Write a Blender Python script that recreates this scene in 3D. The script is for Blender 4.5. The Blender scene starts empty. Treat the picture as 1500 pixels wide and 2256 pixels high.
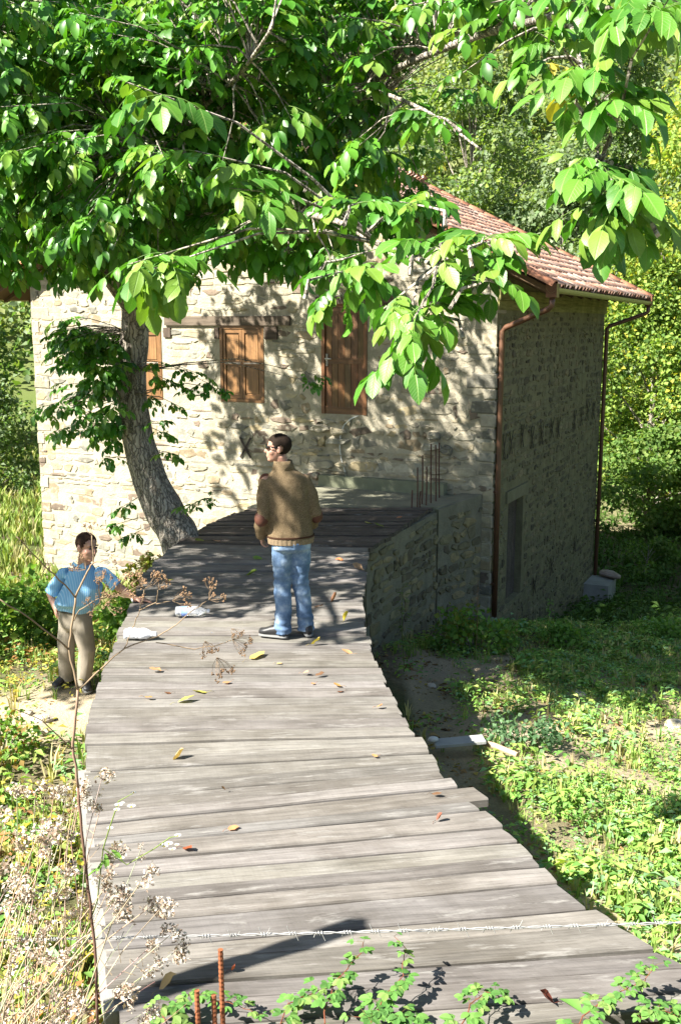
import bpy, bmesh, math, random
import numpy as np
from mathutils import Vector, Matrix, noise

random.seed(7)
np.random.seed(7)
R = math.radians
scn = bpy.context.scene
col = scn.collection

# ------------------------------------------------------------------ camera, world, sun, exposure
F, CX, CY, CZ, PITCH = 2214.0, 750.0, 1128.0, 2.73, R(10.65)
cam_d = bpy.data.cameras.new('camera')
cam_d.sensor_fit = 'VERTICAL'
cam_d.sensor_height = 36.0
cam_d.lens = F / 2256.0 * 36.0
cam_d.clip_end = 1500
cam_d.clip_start = 0.05
cam = bpy.data.objects.new('camera', cam_d)
cam.location = (0, 0, CZ)
cam.rotation_euler = (R(90) - PITCH, 0, 0)
col.objects.link(cam)
scn.camera = cam

SUN_EL = R(43)
SAZ = Vector((-0.87, -0.49, 0)).normalized()
SDIR = Vector((SAZ.x * math.cos(SUN_EL), SAZ.y * math.cos(SUN_EL), math.sin(SUN_EL)))
world = bpy.data.worlds.new('World')
scn.world = world
world.use_nodes = True
wn = world.node_tree
sky = wn.nodes.new('ShaderNodeTexSky')
sky.sky_type = 'NISHITA'
sky.sun_disc = False
sky.sun_elevation = SUN_EL
sky.sun_rotation = math.atan2(SDIR.x, SDIR.y)
bg = wn.nodes['Background']
bg.inputs['Strength'].default_value = 0.05
wn.links.new(sky.outputs['Color'], bg.inputs['Color'])
sun_d = bpy.data.lights.new('sun', 'SUN')
sun_d.energy = 5.0
sun_d.angle = R(0.53)
sun_d.color = (1.0, 0.95, 0.86)
sun = bpy.data.objects.new('sun', sun_d)
sun.rotation_euler = (-SDIR).to_track_quat('-Z', 'Y').to_euler()
sun.location = (-20, -15, 25)
col.objects.link(sun)
scn.view_settings.view_transform = 'Standard'
scn.view_settings.look = 'None'
scn.view_settings.gamma = 1.0
scn.view_settings.use_curve_mapping = False
scn.view_settings.exposure = 2.0

# ------------------------------------------------------------------ helpers: survey of the place through the camera's pinhole
cp, sp = math.cos(PITCH), math.sin(PITCH)
def ray(u, v):
    a, b = (u - CX) / F, -(v - CY) / F
    return Vector((a, cp + b * sp, -sp + b * cp))
EYE = Vector((0, 0, CZ))
def at_z(u, v, z=0.0):
    d = ray(u, v); t = (z - CZ) / d.z
    return EYE + d * t
def at_y(u, v, y):
    d = ray(u, v)
    return EYE + d * (y / d.y)
def at_plane(u, v, p0, n):
    d = ray(u, v); t = (p0 - EYE).dot(n) / d.dot(n)
    return EYE + d * t
def project(p):
    x, y, z = p[0], p[1], p[2] - CZ
    Z = y * cp - z * sp
    if Z < 0.05: return (-9999, -9999, Z)
    return (CX + F * x / Z, CY - F * (y * sp + z * cp) / Z, Z)

# ------------------------------------------------------------------ helpers: objects
def tag(o, label=None, cat=None, group=None, kind=None):
    if label: o['label'] = label
    if cat: o['category'] = cat
    if group: o['group'] = group
    if kind: o['kind'] = kind
    return o
def thing(name, loc, label, cat, group=None, rz=0.0):
    o = bpy.data.objects.new(name, None)
    o.empty_display_size = 0.2
    o.location = loc; o.rotation_euler = (0, 0, rz)
    col.objects.link(o)
    return tag(o, label, cat, group)
def world_off(o):
    v = Vector((0, 0, 0))
    while o is not None:
        v += o.location; o = o.parent
    return v
def link(name, me, parent=None, local=False, M=None):
    """One mesh object; vertices are in world space unless local, parents carry no rotation then."""
    o = bpy.data.objects.new(name, me)
    col.objects.link(o)
    if parent is not None: o.parent = parent
    if M is not None:
        if parent is not None and not local:
            M = Matrix.Translation(-world_off(parent)) @ M
        o.matrix_local = M
    elif parent is not None and not local:
        o.location = -world_off(parent)
    return o

class MB:
    """Collects geometry with a tint per vertex and an optional grain coordinate."""
    def __init__(self):
        self.v, self.f, self.t, self.g = [], [], [], []
    def add(self, vs, fs, tint=(1, 1, 1), g=None):
        o = len(self.v)
        self.v += [tuple(p) for p in vs]
        self.f += [tuple(i + o for i in f) for f in fs]
        self.t += [tint] * len(vs)
        self.g += g if g is not None else [(0, 0, 0)] * len(vs)
        return self
    def box(self, c, sx, sy, sz, ax=None, tint=(1, 1, 1)):
        ax = ax or (Vector((1, 0, 0)), Vector((0, 1, 0)), Vector((0, 0, 1)))
        c = Vector(c); vs = []; g = []
        for k in (-1, 1):
            for j in (-1, 1):
                for i in (-1, 1):
                    vs.append(c + ax[0] * (i * sx / 2) + ax[1] * (j * sy / 2) + ax[2] * (k * sz / 2))
                    g.append((i * sx / 2, j * sy / 2, k * sz / 2))
        return self.add(vs, [(0, 2, 3, 1), (4, 5, 7, 6), (0, 1, 5, 4), (2, 6, 7, 3), (0, 4, 6, 2), (1, 3, 7, 5)], tint, g)
    def loft(self, rings, n=10, tint=(1, 1, 1), caps=True):
        """rings: (centre, u, v) ellipses."""
        vs, fs, g = [], [], []
        L = 0; prev = None
        for c, u, w in rings:
            c = Vector(c); u = Vector(u); w = Vector(w)
            if prev is not None: L += (c - prev).length
            prev = c
            for k in range(n):
                a = 2 * math.pi * k / n
                vs.append(c + u * math.cos(a) + w * math.sin(a)); g.append((a, L, 0))
        m = len(rings)
        for i in range(m - 1):
            for k in range(n):
                k2 = (k + 1) % n
                fs.append((i * n + k, i * n + k2, (i + 1) * n + k2, (i + 1) * n + k))
        if caps:
            fs.append(tuple(range(n - 1, -1, -1)))
            fs.append(tuple((m - 1) * n + k for k in range(n)))
        return self.add(vs, fs, tint, g)
    def tube(self, pts, rad, n=8, tint=(1, 1, 1), dome=False, caps=True):
        pts = [Vector(p) for p in pts]
        if not isinstance(rad, (list, tuple)): rad = [rad] * len(pts)
        rings = []; up = None
        for i, p in enumerate(pts):
            t = (pts[min(i + 1, len(pts) - 1)] - pts[max(i - 1, 0)])
            t = t.normalized() if t.length > 1e-9 else Vector((0, 0, 1))
            if up is None:
                up = Vector((0, 0, 1)) if abs(t.z) < 0.9 else Vector((1, 0, 0))
            u = (up - t * up.dot(t)).normalized(); up = u
            w = t.cross(u)
            if dome and i == 0:
                for k in (0.92, 0.6): rings.append((p - t * rad[0] * k, u * rad[0] * math.sqrt(1 - k * k), w * rad[0] * math.sqrt(1 - k * k)))
            rings.append((p, u * rad[i], w * rad[i]))
            if dome and i == len(pts) - 1:
                for k in (0.6, 0.92): rings.append((p + t * rad[i] * k, u * rad[i] * math.sqrt(1 - k * k), w * rad[i] * math.sqrt(1 - k * k)))
        return self.loft(rings, n, tint, caps)
    def ball(self, c, rx, ry, rz, n=12, m=8, tint=(1, 1, 1), ax=None):
        ax = ax or (Vector((1, 0, 0)), Vector((0, 1, 0)), Vector((0, 0, 1)))
        c = Vector(c)
        rings = []
        for i in range(1, m):
            a = math.pi * i / m
            rings.append((c - ax[2] * rz * math.cos(a), ax[0] * rx * math.sin(a), ax[1] * ry * math.sin(a)))
        return self.loft(rings, n, tint)
    def mesh(self, name, mat=None, smooth=False):
        me = bpy.data.meshes.new(name)
        me.from_pydata(self.v, [], self.f)
        a = me.attributes.new('tint', 'FLOAT_COLOR', 'POINT')
        a.data.foreach_set('color', np.array([(*t, 1.0) for t in self.t], dtype=np.float32).ravel())
        b = me.attributes.new('grain', 'FLOAT_VECTOR', 'POINT')
        b.data.foreach_set('vector', np.array(self.g, dtype=np.float32).ravel())
        if mat: me.materials.append(mat)
        if smooth: me.polygons.foreach_set('use_smooth', [True] * len(me.polygons))
        me.update()
        return me
    def build(self, name, mat, parent=None, local=False, smooth=False):
        return link(name, self.mesh(name, mat, smooth), parent, local)

def np_mesh(name, V, faces, tint, mat, smooth=False):
    """V (n,k,3) copies of a template with faces (list of index tuples), tint (n,3)."""
    n, k, _ = V.shape
    me = bpy.data.meshes.new(name)
    me.vertices.add(n * k)
    me.vertices.foreach_set('co', V.astype(np.float32).ravel())
    lens = np.array([len(f) for f in faces]); flat = np.concatenate([np.array(f) for f in faces])
    L = len(flat)
    idx = (flat[None, :] + (np.arange(n) * k)[:, None]).ravel()
    me.loops.add(n * L)
    me.loops.foreach_set('vertex_index', idx.astype(np.int32))
    starts = np.concatenate([[0], np.cumsum(lens)[:-1]])
    me.polygons.add(n * len(faces))
    me.polygons.foreach_set('loop_start', (starts[None, :] + (np.arange(n) * L)[:, None]).ravel().astype(np.int32))
    me.update(calc_edges=True)
    a = me.attributes.new('tint', 'FLOAT_COLOR', 'POINT')
    c = np.ones((n, k, 4), dtype=np.float32); c[:, :, :3] = tint[:, None, :]
    a.data.foreach_set('color', c.ravel())
    me.materials.append(mat)
    if smooth: me.polygons.foreach_set('use_smooth', np.ones(n * len(faces), dtype=bool))
    me.validate()
    return me
def join_np(parts):
    """parts: list of (V(n,k,3), faces, tint) -> verts, faces arrays merged as one mesh via several templates."""
    return parts
def np_multi(name, parts, mat, smooth=False):
    Vs, loops, starts, cols = [], [], [], []
    vo = lo = 0
    for V, faces, tint in parts:
        n, k, _ = V.shape
        if n == 0: continue
        lens = np.array([len(f) for f in faces]); flat = np.concatenate([np.array(f) for f in faces]); L = len(flat)
        Vs.append(V.reshape(-1, 3))
        loops.append((flat[None, :] + (np.arange(n) * k)[:, None]).ravel() + vo)
        st = np.concatenate([[0], np.cumsum(lens)[:-1]])
        starts.append((st[None, :] + (np.arange(n) * L)[:, None]).ravel() + lo)
        c = np.ones((n, k, 4), dtype=np.float32); c[:, :, :3] = tint[:, None, :]
        cols.append(c.reshape(-1, 4))
        vo += n * k; lo += n * L
    me = bpy.data.meshes.new(name)
    me.vertices.add(vo); me.vertices.foreach_set('co', np.concatenate(Vs).astype(np.float32).ravel())
    me.loops.add(lo); me.loops.foreach_set('vertex_index', np.concatenate(loops).astype(np.int32))
    S = np.concatenate(starts)
    me.polygons.add(len(S)); me.polygons.foreach_set('loop_start', S.astype(np.int32))
    me.update(calc_edges=True)
    a = me.attributes.new('tint', 'FLOAT_COLOR', 'POINT')
    a.data.foreach_set('color', np.concatenate(cols).ravel())
    me.materials.append(mat)
    if smooth: me.polygons.foreach_set('use_smooth', np.ones(len(S), dtype=bool))
    me.validate()
    return me
def frames(D, N):
    """(n,3) directions and normal hints -> (n,3,3) matrices whose columns are x, y=D, z."""
    D = D / np.linalg.norm(D, axis=1, keepdims=True)
    Z = N - D * (N * D).sum(1, keepdims=True)
    Z = Z / (np.linalg.norm(Z, axis=1, keepdims=True) + 1e-9)
    X = np.cross(D, Z)
    return np.stack([X, D, Z], axis=2)
def apply_frames(T, M, P, S):
    """template (k,3), frames (n,3,3), positions (n,3), scales (n,)"""
    return np.einsum('nij,kj->nki', M, T) * S[:, None, None] + P[:, None, :]
def pal(n, cols, w=None, jit=0.15):
    cols = np.array(cols); i = np.random.choice(len(cols), n, p=w)
    c = cols[i] * (1 + np.random.uniform(-jit, jit, (n, 1))) * (1 + np.random.uniform(-jit / 2, jit / 2, (n, 3)))
    return c

# ------------------------------------------------------------------ materials
def new_mat(name):
    m = bpy.data.materials.new(name); m.use_nodes = True
    nt = m.node_tree
    return m, nt, nt.nodes['Principled BSDF']
def N(nt, typ, **kw):
    n = nt.nodes.new(typ)
    for k, v in kw.items(): setattr(n, k, v)
    return n
def noise_node(nt, vec, scale, detail=4.0, rough=0.6):
    n = N(nt, 'ShaderNodeTexNoise'); n.inputs['Scale'].default_value = scale
    n.inputs['Detail'].default_value = detail; n.inputs['Roughness'].default_value = rough
    if vec is not None: nt.links.new(vec, n.inputs['Vector'])
    return n
def ramp(nt, fac, stops):
    r = N(nt, 'ShaderNodeValToRGB')
    e = r.color_ramp.elements
    while len(e) < len(stops): e.new(0.5)
    for x, (p, c) in zip(e, stops):
        x.position = p; x.color = (*c, 1) if len(c) == 3 else c
    nt.links.new(fac, r.inputs['Fac'])
    return r
def mixc(nt, a, b, fac, mode='MIX'):
    m = N(nt, 'ShaderNodeMix', data_type='RGBA', blend_type=mode)
    for sock, val in ((m.inputs['Factor'], fac), (m.inputs[6], a), (m.inputs[7], b)):
        if isinstance(val, (int, float)): sock.default_value = val
        elif isinstance(val, tuple): sock.default_value = (*val, 1)
        else: nt.links.new(val, sock)
    return m.outputs[2]
def bump(nt, bsdf, h, strength=0.4, dist=0.01):
    b = N(nt, 'ShaderNodeBump'); b.inputs['Strength'].default_value = strength; b.inputs['Distance'].default_value = dist
    nt.links.new(h, b.inputs['Height']); nt.links.new(b.outputs[0], bsdf.inputs['Normal'])
def geo_pos(nt): return N(nt, 'ShaderNodeNewGeometry').outputs['Position']
def attr(nt, name='tint', out='Color'): return N(nt, 'ShaderNodeAttribute', attribute_name=name).outputs[out]

def mat_leaf(name, trans=0.35, rough=0.45, spec=0.35, boost=1.0, mottle=9.0):
    m, nt, b = new_mat(name)
    n = noise_node(nt, geo_pos(nt), mottle, 3)
    r = ramp(nt, n.outputs['Fac'], [(0.25, (0.78,) * 3), (0.75, (1.18,) * 3)])
    c = mixc(nt, attr(nt), r.outputs['Color'], 1.0, 'MULTIPLY')
    nt.links.new(c, b.inputs['Base Color'])
    b.inputs['Roughness'].default_value = rough
    b.inputs['Specular IOR Level'].default_value = spec
    t = N(nt, 'ShaderNodeBsdfTranslucent')
    tc = mixc(nt, c, (1.15 * boost, 1.25 * boost, 0.45), 1.0, 'MULTIPLY')
    nt.links.new(tc, t.inputs['Color'])
    mx = N(nt, 'ShaderNodeMixShader'); mx.inputs['Fac'].default_value = trans
    nt.links.new(b.outputs[0], mx.inputs[1]); nt.links.new(t.outputs[0], mx.inputs[2])
    nt.links.new(mx.outputs[0], nt.nodes['Material Output'].inputs['Surface'])
    return m
def leaf_veins(m):
    nt = m.node_tree; b = nt.nodes['Principled BSDF']
    old = b.inputs['Base Color'].links[0].from_socket
    sep = N(nt, 'ShaderNodeSeparateXYZ'); nt.links.new(attr(nt, 'grain', 'Vector'), sep.inputs[0])
    def M(op, a, bb=None, c=None):
        n = N(nt, 'ShaderNodeMath', operation=op)
        for i, v in enumerate((a, bb, c)):
            if v is None: continue
            if isinstance(v, (int, float)): n.inputs[i].default_value = v
            else: nt.links.new(v, n.inputs[i])
        return n.outputs[0]
    ax = M('ABSOLUTE', sep.outputs['X'])
    mid = ramp(nt, ax, [(.03, (1, 1, 1)), (.11, (0, 0, 0))])
    ph = M('MULTIPLY_ADD', sep.outputs['Y'], 9.0, M('MULTIPLY', ax, -2.6))
    sv = M('SINE', M('MULTIPLY', ph, 6.283))
    side = ramp(nt, sv, [(.80, (0, 0, 0)), (.97, (.55, .55, .55))])
    v = mixc(nt, mid.outputs['Color'], side.outputs['Color'], 1.0, 'ADD')
    c = mixc(nt, old, (.20, .33, .07), M('MULTIPLY', v, .65))
    nt.links.new(c, b.inputs['Base Color'])
    bump(nt, b, v, .5, .002)
    return m
def mat_tint(name, rough=0.85, spec=0.25, n1=14.0, amt=0.25, bmp=0.4, dist=0.008, n2=60.0, metal=0.0, speck=None):
    m, nt, b = new_mat(name)
    p = geo_pos(nt)
    a = noise_node(nt, p, n1, 5); h = noise_node(nt, p, n2, 5, 0.65)
    r = ramp(nt, a.outputs['Fac'], [(0.25, (1 - amt,) * 3), (0.75, (1 + amt,) * 3)])
    c = mixc(nt, attr(nt), r.outputs['Color'], 1.0, 'MULTIPLY')
    if speck:
        s = noise_node(nt, p, speck[0], 2)
        sr = ramp(nt, s.outputs['Fac'], [(speck[1], (0, 0, 0)), (speck[1] + 0.06, (1, 1, 1))])
        c = mixc(nt, c, speck[2], sr.outputs['Color'])
    nt.links.new(c, b.inputs['Base Color'])
    b.inputs['Roughness'].default_value = rough; b.inputs['Specular IOR Level'].default_value = spec; b.inputs['Metallic'].default_value = metal
    if bmp: bump(nt, b, h.outputs['Fac'], bmp, dist)
    return m
def mat_wood(name, rough=0.8, spec=0.25, contrast=0.4, weather=None, bands=(2.0, 30.0)):
    """tint x long grain from the 'grain' coordinate (x along the piece)."""
    m, nt, b = new_mat(name)
    g = attr(nt, 'grain', 'Vector')
    mp = N(nt, 'ShaderNodeMapping'); mp.inputs['Scale'].default_value = (bands[0], bands[1], bands[1])
    nt.links.new(g, mp.inputs['Vector'])
    n = noise_node(nt, mp.outputs[0], 1.0, 6, 0.65)
    r = ramp(nt, n.outputs['Fac'], [(0.28, (1 - contrast,) * 3), (0.5, (1.0,) * 3), (0.75, (1 + contrast * 0.8,) * 3)])
    c = mixc(nt, attr(nt), r.outputs['Color'], 1.0, 'MULTIPLY')
    n2 = noise_node(nt, g, 2.2, 4, 0.6)
    r2 = ramp(nt, n2.outputs['Fac'], [(0.35, (0.74, 0.72, 0.7)), (0.65, (1.18, 1.18, 1.2))])
    c = mixc(nt, c, r2.outputs['Color'], 1.0, 'MULTIPLY')
    if weather:
        mp2 = N(nt, 'ShaderNodeMapping'); mp2.inputs['Scale'].default_value = (3.2, 16, 16)
        nt.links.new(g, mp2.inputs['Vector'])
        n3 = noise_node(nt, mp2.outputs[0], 1.0, 5, 0.7)
        r3 = ramp(nt, n3.outputs['Fac'], [(0.56, (0, 0, 0)), (0.72, (1, 1, 1))])
        c = mixc(nt, c, weather, r3.outputs['Color'])
        mp5 = N(nt, 'ShaderNodeMapping'); mp5.inputs['Scale'].default_value = (1.6, 42, 42)
        nt.links.new(g, mp5.inputs['Vector'])
        n5 = noise_node(nt, mp5.outputs[0], 1.0, 3, 0.6)
        r5 = ramp(nt, n5.outputs['Fac'], [(0.485, (1, 1, 1)), (0.5, (0.42, 0.4, 0.38)), (0.515, (1, 1, 1))])
        c = mixc(nt, c, r5.outputs['Color'], 0.55, 'MULTIPLY')
        mp4 = N(nt, 'ShaderNodeMapping'); mp4.inputs['Scale'].default_value = (90, 3, 3)
        nt.links.new(g, mp4.inputs['Vector'])
        n4 = noise_node(nt, mp4.outputs[0], 1.0, 2, 0.5)
        r4 = ramp(nt, n4.outputs['Fac'], [(0.3, (0.96,) * 3), (0.6, (1.02,) * 3)])
        c = mixc(nt, c, r4.outputs['Color'], 1.0, 'MULTIPLY')
    nt.links.new(c, b.inputs['Base Color'])
    b.inputs['Roughness'].default_value = rough; b.inputs['Specular IOR Level'].default_value = spec
    bump(nt, b, n.outputs['Fac'], 0.45, 0.006)
    return m

M_walnut = mat_leaf('walnut_leaf', 0.3, 0.42, 0.5)
M_walnut_near = leaf_veins(mat_leaf('walnut_leaf_near', 0.3, 0.45, 0.45))
M_foliage = mat_leaf('foliage', 0.42, 0.6, 0.2)
M_grass = mat_leaf('grass_blades', 0.3, 0.6, 0.2)
M_dry = mat_leaf('dry_plant', 0.15, 0.8, 0.15)
M_fallen = mat_leaf('fallen_leaf', 0.2, 0.6, 0.25)
M_stone = mat_tint('rubble_stone', 0.9, 0.2, 9.0, 0.3, 0.8, 0.014, 40.0, speck=(5.5, 0.55, (.33, .30, .225)))
M_stone_dark = mat_tint('rubble_stone_shaded', 0.9, 0.2, 9.0, 0.3, 0.8, 0.014, 40.0, speck=(5.5, 0.56, (.175, .162, .095)))  # darker olive stone: shade of the sunless side put into the colour
M_mortar = mat_tint('lime_mortar', 0.95, 0.15, 4.0, 0.3, 0.9, 0.02, 28.0)
M_concrete = mat_tint('concrete', 0.9, 0.2, 3.0, 0.25, 0.5, 0.008, 50.0)
M_tile = mat_tint('clay_tile', 0.8, 0.3, 12.0, 0.35, 0.4, 0.006, 70.0, speck=(26.0, 0.62, (0.05, 0.045, 0.035)))
M_plank = mat_wood('weathered_plank', 0.75, 0.3, 0.38, weather=(0.24, 0.23, 0.215))
M_varnish = mat_wood('varnished_wood', 0.45, 0.45, 0.45)
M_oldwood = mat_wood('old_dark_wood', 0.85, 0.2, 0.5)
M_bark = None
M_iron = mat_tint('wrought_iron', 0.7, 0.4, 30, 0.3, 0.3, 0.003, 90)
M_rust = mat_tint('rusty_steel', 0.75, 0.35, 40, 0.35, 0.4, 0.002, 120)
M_zinc = mat_tint('galvanised_wire', 0.4, 0.5, 30, 0.15, 0.1, 0.001, 90, metal=0.3)
M_paintpipe = mat_tint('brown_pipe_paint', 0.4, 0.5, 5, 0.15, 0.05, 0.002, 40)
def mk_bark():
    m, nt, b = new_mat('walnut_bark')
    g = attr(nt, 'grain', 'Vector')
    mp = N(nt, 'ShaderNodeMapping'); mp.inputs['Scale'].default_value = (5.0, 2.6, 1)
    nt.links.new(geo_pos(nt), mp.inputs['Vector'])
    mp.inputs['Scale'].default_value = (20, 20, 2.6)
    n = noise_node(nt, mp.outputs[0], 1.0, 6, 0.65)
    v = N(nt, 'ShaderNodeTexVoronoi', feature='DISTANCE_TO_EDGE'); v.inputs['Scale'].default_value = 1.0
    wp = noise_node(nt, geo_pos(nt), 7.0, 3)
    ad = N(nt, 'ShaderNodeVectorMath', operation='MULTIPLY_ADD'); ad.inputs[1].default_value = (2.4, 2.4, 2.4)
    nt.links.new(wp.outputs['Color'], ad.inputs[0]); nt.links.new(mp.outputs[0], ad.inputs[2])
    nt.links.new(ad.outputs[0], v.inputs['Vector'])
    r = ramp(nt, n.outputs['Fac'], [(0.3, (0.20, 0.17, 0.135)), (0.7, (0.48, 0.43, 0.36))])
    r2 = ramp(nt, v.outputs['Distance'], [(0.0, (0.35,) * 3), (0.16, (1.1,) * 3)])
    c = mixc(nt, r.outputs['Color'], r2.outputs['Color'], 1.0, 'MULTIPLY')
    nt.links.new(c, b.inputs['Base Color']); b.inputs['Roughness'].default_value = 0.9
    b.inputs['Specular IOR Level'].default_value = 0.2
    h = mixc(nt, r2.outputs['Color'], n.outputs['Color'], 0.4)
    bump(nt, b, h, 0.9, 0.035)
    return m
M_bark = mk_bark()
def mk_ground():
    m, nt, b = new_mat('soil_and_litter')
    p = geo_pos(nt)
    n1 = noise_node(nt, p, 0.55, 5, 0.6); n2 = noise_node(nt, p, 9.0, 6, 0.7); n3 = noise_node(nt, p, 45.0, 4, 0.7)
    r1 = ramp(nt, n1.outputs['Fac'], [(0.35, (0.055, 0.075, 0.02)), (0.5, (0.10, 0.085, 0.045)), (0.68, (0.22, 0.17, 0.115))])
    r2 = ramp(nt, n2.outputs['Fac'], [(0.3, (0.6,) * 3), (0.7, (1.35,) * 3)])
    c = mixc(nt, r1.outputs['Color'], r2.outputs['Color'], 1.0, 'MULTIPLY')
    c = mixc(nt, c, attr(nt), attr(nt, 'tint', 'Alpha'))
    r3 = ramp(nt, n3.outputs['Fac'], [(0.3, (0.75,) * 3), (0.7, (1.25,) * 3)])
    c = mixc(nt, c, r3.outputs['Color'], 1.0, 'MULTIPLY')
    nt.links.new(c, b.inputs['Base Color']); b.inputs['Roughness'].default_value = 0.95; b.inputs['Specular IOR Level'].default_value = 0.15
    h = mixc(nt, n2.outputs['Color'], n3.outputs['Color'], 0.5)
    bump(nt, b, h, 0.9, 0.04)
    return m
M_ground = mk_ground()
def mat_plain(name, c, rough=0.6, spec=0.4, metal=0.0, var=0.0, nscale=20.0, bmp=0.0, dist=0.004):
    m, nt, b = new_mat(name)
    b.inputs['Base Color'].default_value = (*c, 1)
    b.inputs['Roughness'].default_value = rough; b.inputs['Specular IOR Level'].default_value = spec; b.inputs['Metallic'].default_value = metal
    tc = N(nt, 'ShaderNodeTexCoord').outputs['Object']
    n = noise_node(nt, tc, nscale, 4)
    if var:
        r = ramp(nt, n.outputs['Fac'], [(0.3, tuple(x * (1 - var) for x in c)), (0.7, tuple(min(1, x * (1 + var)) for x in c))])
        nt.links.new(r.outputs['Color'], b.inputs['Base Color'])
    if bmp: bump(nt, b, n.outputs['Fac'], bmp, dist)
    return m

# ------------------------------------------------------------------ ground
def sstep(a, b, x):
    t = np.clip((x - a) / (b - a), 0, 1); return t * t * (3 - 2 * t)
LY = [-12, 1.4, 2.3, 3.1, 4.2, 6, 8, 11, 14, 19, 42, 50, 60, 100, 240]
LZ = [1.1, 1.08, .78, -.06, -.45, -.82, -.98, -1.05, -1.6, -2.3, -2.5, -1.2, 3.5, 27, 118]
RY = [-12, 1.4, 2.3, 3.1, 4.2, 6, 9, 12, 14, 16, 19, 23, 33, 40, 60, 100, 240]
RZ = [1.1, 1.08, .78, -.06, -.62, -1.0, -1.25, -1.5, -1.72, -2.2, -3.2, -3.75, -3.6, -1.8, 9, 32, 112]
def gz(x, y):
    x = np.asarray(x, float); y = np.asarray(y, float)
    w = sstep(-1.8, 2.2, x)
    z = np.interp(y, LY, LZ) * (1 - w) + np.interp(y, RY, RZ) * w
    z = z + 0.05 * np.sin(x * 2.1 + y * 1.3) * np.cos(y * 1.7 - x * 0.6) * sstep(4, 6, y) + 0.02 * np.sin(x * 6.3 + 1.0) * np.sin(y * 5.1)
    z = z - sstep(8, 60, x) * sstep(45, 100, y) * (y - 45) * 0.16
    z = z + sstep(40, 80, y) * (1.5 * np.sin(x * .11) + 1.1 * np.sin(x * .27 + y * .13))
    return z
def build_ground():
    xs = np.concatenate([np.linspace(-190, -22, 22), np.linspace(-20, -6.4, 22), np.linspace(-6.2, 7.2, 110), np.linspace(7.6, 20, 20), np.linspace(22, 190, 22)])
    ys = np.concatenate([np.linspace(-12, 1.4, 8), np.linspace(1.5, 18, 134), np.linspace(18.5, 45, 40), np.linspace(47, 240, 50)])
    X, Y = np.meshgrid(xs, ys)
    Z = gz(X, Y)
    V = np.stack([X, Y, Z], 2).reshape(-1, 3)
    nx, ny = len(xs), len(ys)
    i = np.arange(nx - 1)[None, :] + np.arange(ny - 1)[:, None] * nx
    fs = np.stack([i, i + 1, i + 1 + nx, i + nx], 2).reshape(-1, 4)
    me = bpy.data.meshes.new('ground'); me.from_pydata(V.tolist(), [], fs.tolist())
    # pale trodden earth beside the bridge, leaf mould under it: colours of the soil itself
    A = np.zeros((len(V), 4), np.float32)
    x, y = V[:, 0], V[:, 1]
    d1 = np.exp(-(((x + 3.0) / 1.0) ** 2 + ((y - 9.1) / 0.95) ** 2))
    d2 = np.maximum(np.exp(-(((x - 3.6) / 1.6) ** 2 + ((y - 9.6) / 0.9) ** 2)) * 0.9, np.where(x > .8, .55 + .35 * np.sin(x * 2.3 + 1) * np.sin(y * 1.9), 0) * (y < 13) * (y > 4))
    d3 = np.exp(-(((x + 1.95) / 0.5) ** 2 + ((y - 9.4) / 2.2) ** 2)) * 0.8
    pale = np.clip(np.maximum.reduce([d1 * 1.3, d2, d3]), 0, 1)
    A[:, 0], A[:, 1], A[:, 2] = .40, .33, .225
    A[:, 3] = pale
    far = sstep(24, 40, y)
    gr = np.array([.10, .135, .035])
    for k in range(3): A[:, k] = A[:, k] * (1 - far) + gr[k] * far
    A[:, 3] = np.maximum(A[:, 3], far * .85)
    at = me.attributes.new('tint', 'FLOAT_COLOR', 'POINT'); at.data.foreach_set('color', A.ravel())
    me.polygons.foreach_set('use_smooth', [True] * len(me.polygons))
    me.materials.append(M_ground); me.update()
    return tag(link('ground', me), kind='structure')
build_ground()

# ------------------------------------------------------------------ the bridge deck
PAIRS = [((250, 2330), (1760, 2190)), ((262, 2256), (1600, 2172)), ((243, 2165), (1418, 2082)), ((232, 2050), (1240, 1958)), ((212, 1925), (1130, 1848)), ((196, 1800), (985, 1720)),
         ((186, 1655), (925, 1632)), ((205, 1560), (868, 1552)), ((228, 1490), (838, 1488)), ((262, 1395), (806, 1396)), ((300, 1310), (800, 1306)), ((322, 1258), (803, 1258)),
         ((385, 1200), (812, 1208)), ((430, 1172), (868, 1172)), ((495, 1138), (918, 1138)), ((560, 1118), (952, 1118))]
PW = [(at_z(*a), at_z(*b)) for a, b in PAIRS]
def deck_line(s):
    s = max(0, min(len(PW) - 1.0001, s)); i = int(s); f = s - i
    def cr(k, j):
        g = lambda q: PW[max(0, min(len(PW) - 1, q))][k]
        p0, p1, p2, p3 = g(i - 1), g(i), g(i + 1), g(i + 2)
        return p1.lerp(p2, f) * 0.6 + 0.4 * (0.5 * ((2 * p1) + (p2 - p0) * f + (2 * p0 - 5 * p1 + 4 * p2 - p3) * f * f + (3 * p1 - p0 - 3 * p2 + p3) * f ** 3))
    return cr(0, 0), cr(1, 0)
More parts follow.
